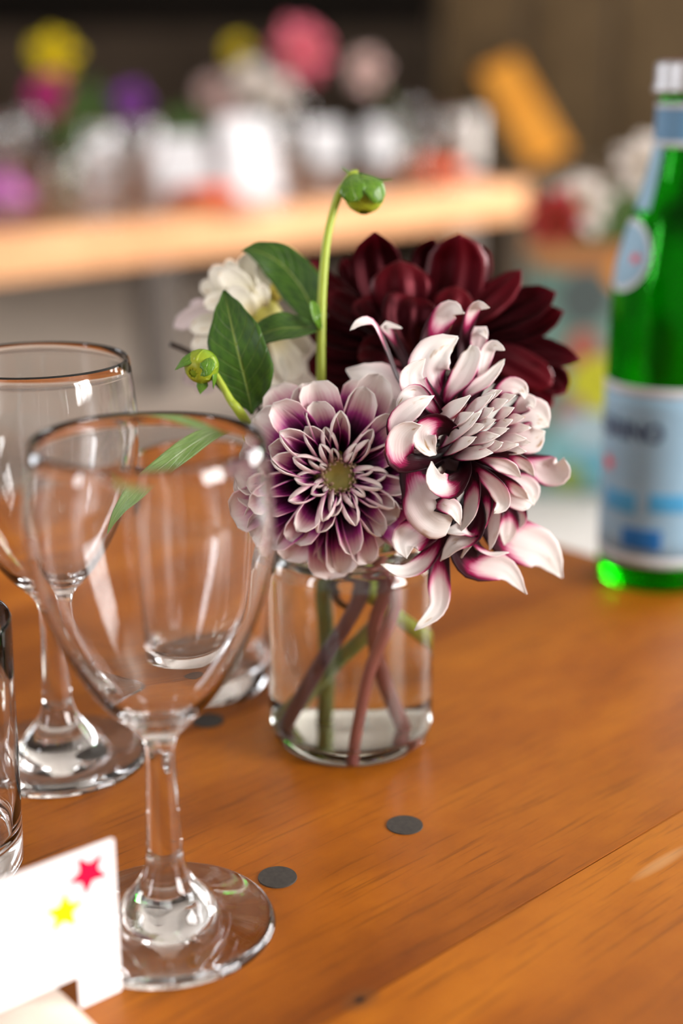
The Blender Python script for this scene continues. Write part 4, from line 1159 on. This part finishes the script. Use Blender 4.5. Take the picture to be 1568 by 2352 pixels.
def bg_card(px, py, wd, ht, name, label, rz):
    b = on(px, py)
    r = empty(name, (b.x, b.y, TZ + .0003), label, 'card', 'white cards on the far bench table', rz=rz)
    for s_ in (-1, 1):
        bm = bmesh.new()
        q = [bm.verts.new(v) for v in ((-wd / 2, s_ * ht * .28, 0), (wd / 2, s_ * ht * .28, 0), (wd / 2, 0, ht), (-wd / 2, 0, ht))]
        bm.faces.new(q); g = bmesh.ops.solidify(bm, geom=list(bm.faces), thickness=.0006)
        bm_obj('card_leaf', bm, M['paper'], r)
    return r


for px, py, wd, ht, lb_ in ((228, 425, .105, .140, 'narrow upright white card under the violet flower on the far bench'), (412, 428, .160, .125, 'widest white folded card beside the menu card on the far bench'),
                           (745, 372, .130, .120, 'square white folded card nearest the pale bouquet of a close pair'), (875, 368, .125, .125, 'square white folded card beside the dusty pink flower jar')):
    bg_card(px, py, wd, ht, 'folded_card', lb_, bang - .15)
bg_card(565, 445, .15, .18, 'menu_card', 'large white folded menu card in front of the pale bouquet on the far bench', bang - .1)


def napkin(px, py, sx, sy, h, mat, label, rz):
    b = on(px, py)
    bm = bmesh.new(); box_bm(bm, (-sx / 2, -sy / 2, 0), (sx / 2, sy / 2, h * .3)); box_bm(bm, (-sx / 2 + .006, -sy / 2 + .004, h * .3), (sx / 2 - .01, sy / 2 - .01, h * .62)); box_bm(bm, (-sx / 2 + .012, -sy / 2 + .012, h * .62), (sx / 2 - .03, sy / 2 - .014, h))
    bmesh.ops.bevel(bm, geom=list(bm.edges), offset=h * .1, segments=2, affect='EDGES')
    o = bm_obj('folded_napkin', bm, mat, smooth=True); o.location = (b.x, b.y, TZ + .0003); o.rotation_euler = (0, 0, rz)
    return tag(o, label, 'napkin')


M['terra'] = plain('orange red linen', s2l(205, 75, 20), .85, noise=.1, scale=200)
M['lilac_cloth'] = plain('lilac linen', s2l(200, 110, 190), .85)
M['pale_cloth'] = plain('pale pink linen', s2l(220, 170, 150), .85)
napkin(466, 458, .16, .10, .03, M['terra'], 'orange red folded napkin by the menu card on the far bench', bang)
napkin(985, 402, .20, .13, .035, M['terra'], 'orange red folded napkin near the end of the far bench', bang)
napkin(5, 462, .10, .10, .06, M['lilac_cloth'], 'lilac folded napkin at the left stretch of the far bench', bang)
napkin(590, 485, .16, .05, .012, M['pale_cloth'], 'flat pale pink napkin in front of the menu card on the far bench', bang)
napkin(1060, 425, .16, .10, .012, M['pale_cloth'], 'flat pale pink napkin at the end of the far bench', bang)


def simple_mat(name, base, tip, transl=.3): return petal_mat(name, [(0, base), (1, tip)], transl=transl, vein=.05)


BGM = {'yellow': simple_mat('yellow bg petal', s2l(190, 165, 0), s2l(240, 220, 20)), 'magenta': simple_mat('magenta bg petal', s2l(150, 20, 100), s2l(215, 60, 150)),
       'purple': simple_mat('violet bg petal', s2l(80, 25, 110), s2l(140, 60, 170)), 'pink': simple_mat('rose bg petal', s2l(200, 60, 100), s2l(240, 130, 150)),
       'white': simple_mat('white bg petal', s2l(220, 205, 190), s2l(245, 240, 235)), 'blush': simple_mat('blush bg petal', s2l(200, 160, 150), s2l(240, 215, 210)),
       'red': simple_mat('red bg petal', s2l(140, 20, 30), s2l(200, 50, 60)), 'orange': simple_mat('orange bg petal', s2l(210, 120, 20), s2l(240, 160, 40))}
BGS = plain('background stem', (.10, .18, .04), .5); BGC = plain('background flower heart', (.40, .30, .06), .6)
BGL = [M['leaf'], M['leaf_under']]
_seed = [50]


def bg_flower(C, axis, R_, col, foot, label, n=26):
    _seed[0] += 1
    r = empty('garden_flower', foot, label, 'flower', 'garden flowers in the background jars')
    phyllo(r, C, axis, n, [BGM[col], BGM[col]], rb=lambda q: R_ * .18, L=lambda q: R_ * (.45 + .5 * q), hw=lambda q: R_ * .2, e0=lambda q: R(10 + 60 * q), e1=lambda q: R(25 + 80 * q),
           cup=lambda q: (.9, .5), hb=lambda q: R_ * .1 * (1 - q), seed=_seed[0], nu=5, nv=4, prof=ROUND)
    bm = bmesh.new(); bmesh.ops.create_icosphere(bm, subdivisions=2, radius=R_ * .22)
    o = bm_obj('heart', bm, BGC, r, smooth=True); o.location = C - r.location
    mid = (C + Vector(foot)) / 2 + Vector((0, 0, .03)) ; mid.x = lerp(foot[0], C.x, .35); mid.y = lerp(foot[1], C.y, .35)
    tube('stem', [C, mid, Vector(foot)], .0028, BGS, r, seg=6, n=10)
    return r


def bg_jar(px, py, r, h, label):
    b = on(px, py)
    o = lathe('flower_jar', [(0, .001), (r * .9, 0), (r, .006), (r, h * .8), (r * .88, h * .9), (r * .9, h), (r * .84, h), (r * .82, h * .9), (r * .94, h * .8), (r * .94, .01), (r * .85, .007), (0, .007)], M['jarglass'], None, seg=32, loc=(b.x, b.y, TZ + .0003))
    return tag(o, label, 'jar')


def PD(px, py, D):
    d = (px - 784) / FPX * RT - (py - 1176) / FPX * UP + FW
    return CAM + d * (D / d.y)


def bg_leaf(C, tip, hw, foot, label):
    r = empty('foliage_sprig', foot, label, 'leaf', 'foliage in the background jars')
    m_ = (C + tip) / 2 + Vector((0, 0, .01))
    for dx in (-.5, 0, .5):
        q = tip + Vector((dx * hw * 4, dx * hw, -abs(dx) * .05))
        petal('leaf', r, BGL, [C, (C + q) / 2 + Vector((dx * .01, 0, .012)), q], hw, Vector((0, -1, .3)), cup=.3, prof=LEAF, nu=8, nv=4)
    tube('stem', [C, (C + Vector(foot)) / 2, Vector(foot)], .002, BGS, r, seg=6, n=6)


j1 = on(150, 470); bg_jar(150, 470, .04, .11, 'clear jar of yellow, magenta and violet flowers on the far bench table')
D1 = j1.y
f1 = lambda k: (j1.x + .012 * math.cos(k * 2), j1.y + .012 * math.sin(k * 2), TZ + .012)
bg_flower(PD(125, 132, D1), Vector((.1, -1, .3)), .055, 'yellow', f1(0), 'bright yellow flower, topmost in a jar on the far bench')
bg_flower(PD(112, 218, D1 - .05), Vector((-.1, -1, .1)), .048, 'magenta', f1(1), 'magenta flower below the yellow one in a jar on the far bench')
bg_flower(PD(295, 238, D1), Vector((.4, -1, .2)), .045, 'purple', f1(2), 'violet flower leaning right out of a jar on the far bench')
bg_leaf(PD(190, 330, D1), PD(215, 175, D1), .03, f1(3), 'green leafy sprig in the jar with the yellow flower')
bg_leaf(PD(180, 340, D1), PD(180, 230, D1), .03, f1(4), 'green leafy sprig under the magenta flower')
j2 = on(612, 398); bg_jar(612, 398, .045, .12, 'clear jar of pale blush and pink flowers on the far bench table'); D2 = j2.y
f2 = lambda k: (j2.x + .014 * math.cos(k * 2), j2.y + .014 * math.sin(k * 2), TZ + .012)
bg_flower(PD(690, 118, D2), Vector((.2, -1, .2)), .085, 'pink', f2(0), 'big rose pink flower in the pale bouquet on the far bench', 34)
bg_flower(PD(545, 118, D2), Vector((-.1, -1, .4)), .040, 'yellow', f2(1), 'small yellow flower at the top of the pale bouquet')
bg_flower(PD(495, 215, D2 - .03), Vector((-.3, -1, .2)), .055, 'blush', f2(2), 'blush white flower on the outer side of the pale bouquet')
bg_flower(PD(575, 190, D2 - .06), Vector((0, -1, .2)), .060, 'white', f2(3), 'white flower at the heart of the pale bouquet')
bg_flower(PD(640, 215, D2 - .05), Vector((.2, -1, .1)), .050, 'white', f2(4), 'white flower below the rose pink one in the pale bouquet')
bg_flower(PD(530, 270, D2 - .05), Vector((-.2, -1, 0)), .050, 'blush', f2(5), 'blush white flower low in the pale bouquet')
bg_leaf(PD(450, 330, D2 + .05), PD(420, 240, D2 + .05), .03, f2(6), 'dark green sprig beside the pale bouquet')
j3 = on(945, 412); bg_jar(945, 412, .04, .11, 'clear jar with a dusty pink flower on the far bench table'); D3 = j3.y
bg_flower(PD(838, 165, D3), Vector((0, -1, .2)), .055, 'blush', (j3.x, j3.y, TZ + .012), 'dusty pink flower alone in its jar on the far bench')
# pale candle glass at the bench end
b = on(1080, 385)
tag(lathe('candle', [(0, 0), (.030, 0), (.031, .004), (.031, .155), (.028, .160), (.005, .157), (.0012, .158), (.0012, .168), (0, .168)], plain('ivory wax', (.80, .76, .72), .5, transl=.2), None, seg=32, loc=(b.x, b.y, TZ + .0003)), 'thick ivory pillar candle at the end of the far bench', 'candle')

# ------------------------------------------------------------------ dark side bench, leaning plank and cupboard at the back
M['dkwood'] = wood_mat('dark bench wood', (.055, .035, .02), (.08, .055, .03), (.11, .075, .045), rough=.5)
M['panel'] = wood_mat('cupboard wood', (.040, .025, .011), (.060, .038, .017), (.075, .048, .022), rough=.7, coat=0, spec=.1)
M['plank'] = wood_mat('orange plank', s2l(225, 145, 40), s2l(240, 165, 60), s2l(250, 185, 85), rough=.5, coat=.1)
sb = empty('side_bench', (.5, 4.45, 0), 'dark brown side bench along the back with a plank standing on it', 'bench')
SH = .715
box('bench_top', (0, 0, SH - .05), (2.3, .8, SH), M['dkwood'], sb)
for x in (.05, 1.1, 2.15):
    for y in (.05, .67):
        box('leg', (x, y, 0), (x + .08, y + .08, SH - .05), M['dkwood'], sb)
box('lower_shelf', (.05, .1, .20), (2.2, .7, .23), M['dkwood'], sb)
pl0 = PD(1258, 398, 4.75); pl1 = PD(1143, 150, 5.25)
pl0.z = SH + .048
lk = empty('leaning_plank', pl0, 'orange wooden plank leaning at a slant against the cupboard', 'plank')
dv = (pl1 - pl0); L_ = dv.length
bx = box('board', (-.07, -.012, 0), (.07, .012, L_), M['plank'], lk, bevel=.002)
bx.rotation_mode = 'QUATERNION'
zax = dv.normalized(); yax = (Vector((0, 1, 0)) - zax * zax.y).normalized(); xax = yax.cross(zax)
bx.rotation_quaternion = Matrix((xax, yax, zax)).transposed().to_quaternion()
cb_ = empty('cupboard', (.35, 5.3, 0), 'brown panelled wooden cupboard behind the leaning plank', 'cupboard')
box('body', (0, .03, 0), (2.5, .5, 1.36), M['dkwood'], cb_)
for k in range(8):
    x0 = .01 + k * .31
    d_ = box('door', (x0, 0, .05), (x0 + .285, .028, 1.33), M['panel'], cb_, bevel=.003)
    for z0, z1 in ((.12, .62), (.70, 1.26)):
        box('door_panel', (x0 + .05, -.010, z0), (x0 + .235, .0, z1), M['panel'], d_, bevel=.004)
trim = box('trim_1', (XL, YB - .03, 0), (XR, YB, 1.22), noise_wall('brown wainscot', (.045, .033, .023), (.085, .062, .045), 2.5)); trim['kind'] = 'structure'

# ------------------------------------------------------------------ low white bench with a painted flower tin, beyond the table's end
lwb = empty('white_side_table', (.75, 1.75, 0), 'low pale grey side table beyond the end of the work table', 'table')
M['pale'] = plain('pale grey lacquer', (.62, .60, .58), .5)
box('table_top', (-.62, -.48, .52), (.62, .48, .55), M['pale'], lwb, bevel=.003)
for x in (-.57, .52):
    for y in (-.43, .38):
        box('leg', (x, y, 0), (x + .05, y + .05, .52), M['pale'], lwb)


def tin_mat():
    m, nt, b, out = new_mat('painted tin')
    tc = nt.nodes.new('ShaderNodeTexCoord')
    nz = nt.nodes.new('ShaderNodeTexNoise'); nz.inputs['Scale'].default_value = 18; nt.links.new(tc.outputs['Object'], nz.inputs['Vector'])
    col = ramp(nt, nz.outputs['Fac'], [(.35, s2l(70, 100, 92)), (.65, s2l(100, 130, 122))])
    # painted motifs: x, z, rx, rz, colour (tin coordinates)
    for (x, z, rx, rz, c) in TIN_SPOTS:
        mp = nt.nodes.new('ShaderNodeMapping'); mp.vector_type = 'TEXTURE'; mp.inputs['Location'].default_value = (x, 0, z); mp.inputs['Scale'].default_value = (rx, 1, rz)
        nt.links.new(tc.outputs['Object'], mp.inputs['Vector'])
        s2 = nt.nodes.new('ShaderNodeSeparateXYZ'); nt.links.new(mp.outputs[0], s2.inputs[0])
        d2 = math_node(nt, 'ADD', math_node(nt, 'MULTIPLY', s2.outputs['X'], s2.outputs['X']), math_node(nt, 'MULTIPLY', s2.outputs['Z'], s2.outputs['Z']))
        k = math_node(nt, 'MULTIPLY', math_node(nt, 'SUBTRACT', 1.0, d2, clamp=True), 4.0, clamp=True)
        mx = nt.nodes.new('ShaderNodeMix'); mx.data_type = 'RGBA'; nt.links.new(k, mx.inputs['Factor']); nt.links.new(col, mx.inputs['A']); mx.inputs['B'].default_value = c4(c)
        col = mx.outputs['Result']
    nt.links.new(col, b.inputs['Base Color']); b.inputs['Roughness'].default_value = .45
    return m


TD = 1.72
t0 = PD(1355, 1112, TD)
scl = 3267 / (TD * .954 + .15)
px2 = lambda px: (px - 1355) / 1830.0
pz2 = lambda py: (1112 - py) / 1760.0
TIN_SPOTS = [(px2(x), pz2(y), rx / 1830, ry / 1760, s2l(*[v * .84 for v in c])) for x, y, rx, ry, c in (
    (1300, 600, 160, 40, (165, 110, 60)), (1300, 690, 60, 60, (70, 85, 85)), (1375, 640, 40, 38, (215, 140, 50)), (1300, 800, 42, 50, (165, 90, 75)), (1340, 880, 75, 75, (190, 190, 20)),
    (1280, 930, 40, 40, (150, 120, 110)), (1330, 985, 90, 60, (165, 190, 200)), (1260, 1020, 50, 50, (120, 175, 180)), (1345, 1050, 70, 45, (95, 165, 185)), (1285, 1070, 40, 30, (130, 150, 50)), (1450, 800, 60, 90, (190, 60, 60)), (1470, 990, 60, 60, (60, 140, 90)))]
tin = empty('painted_tin', (t0.x, t0.y, .5502), 'rectangular teal tin painted with yellow, orange and blue motifs, full of flowers', 'tin')
TW, TDp, TH = .235, .14, pz2(575)
bm = bmesh.new()
ov = [(-TW / 2 + .03, -TDp / 2), (TW / 2, -TDp / 2), (TW / 2, TDp / 2), (-TW / 2 + .03, TDp / 2)]
rows = []
for z, ins in ((0, 0), (TH, 0), (TH, .002), (.004, .002)):
    rows.append([bm.verts.new((x - math.copysign(ins, x), y - math.copysign(ins, y), z)) for x, y in ov])
for r0, r1 in zip(rows, rows[1:]):
    for i in range(4): bm.faces.new((r0[i], r0[(i + 1) % 4], r1[(i + 1) % 4], r1[i]))
bm.faces.new(list(reversed(rows[0]))); bm.faces.new(rows[3])
bmesh.ops.recalc_face_normals(bm, faces=bm.faces)
bm_obj('tin_body', bm, tin_mat(), tin)
ft = lambda k: (t0.x + .03 * math.cos(k * 1.7) + .02, t0.y + .02 * math.sin(k * 1.7), .5502 + .02)
bg_flower(PD(1332, 470, TD - .02), Vector((.1, -1, .5)), .038, 'white', ft(0), 'white flower standing up from the painted tin')
bg_flower(PD(1272, 505, TD - .05), Vector((-.3, -1, .2)), .036, 'red', ft(1), 'red flower hanging over the edge of the painted tin')
bg_flower(PD(1475, 382, TD), Vector((0, -1, .3)), .038, 'white', ft(2), 'tall white flower behind the bottle neck in the painted tin')
bg_leaf(PD(1370, 560, TD), PD(1290, 415, TD), .022, ft(3), 'olive green sprig rising from the painted tin')
bg_leaf(PD(1420, 560, TD), PD(1400, 420, TD), .022, ft(4), 'olive green sprig between the white flowers of the painted tin')
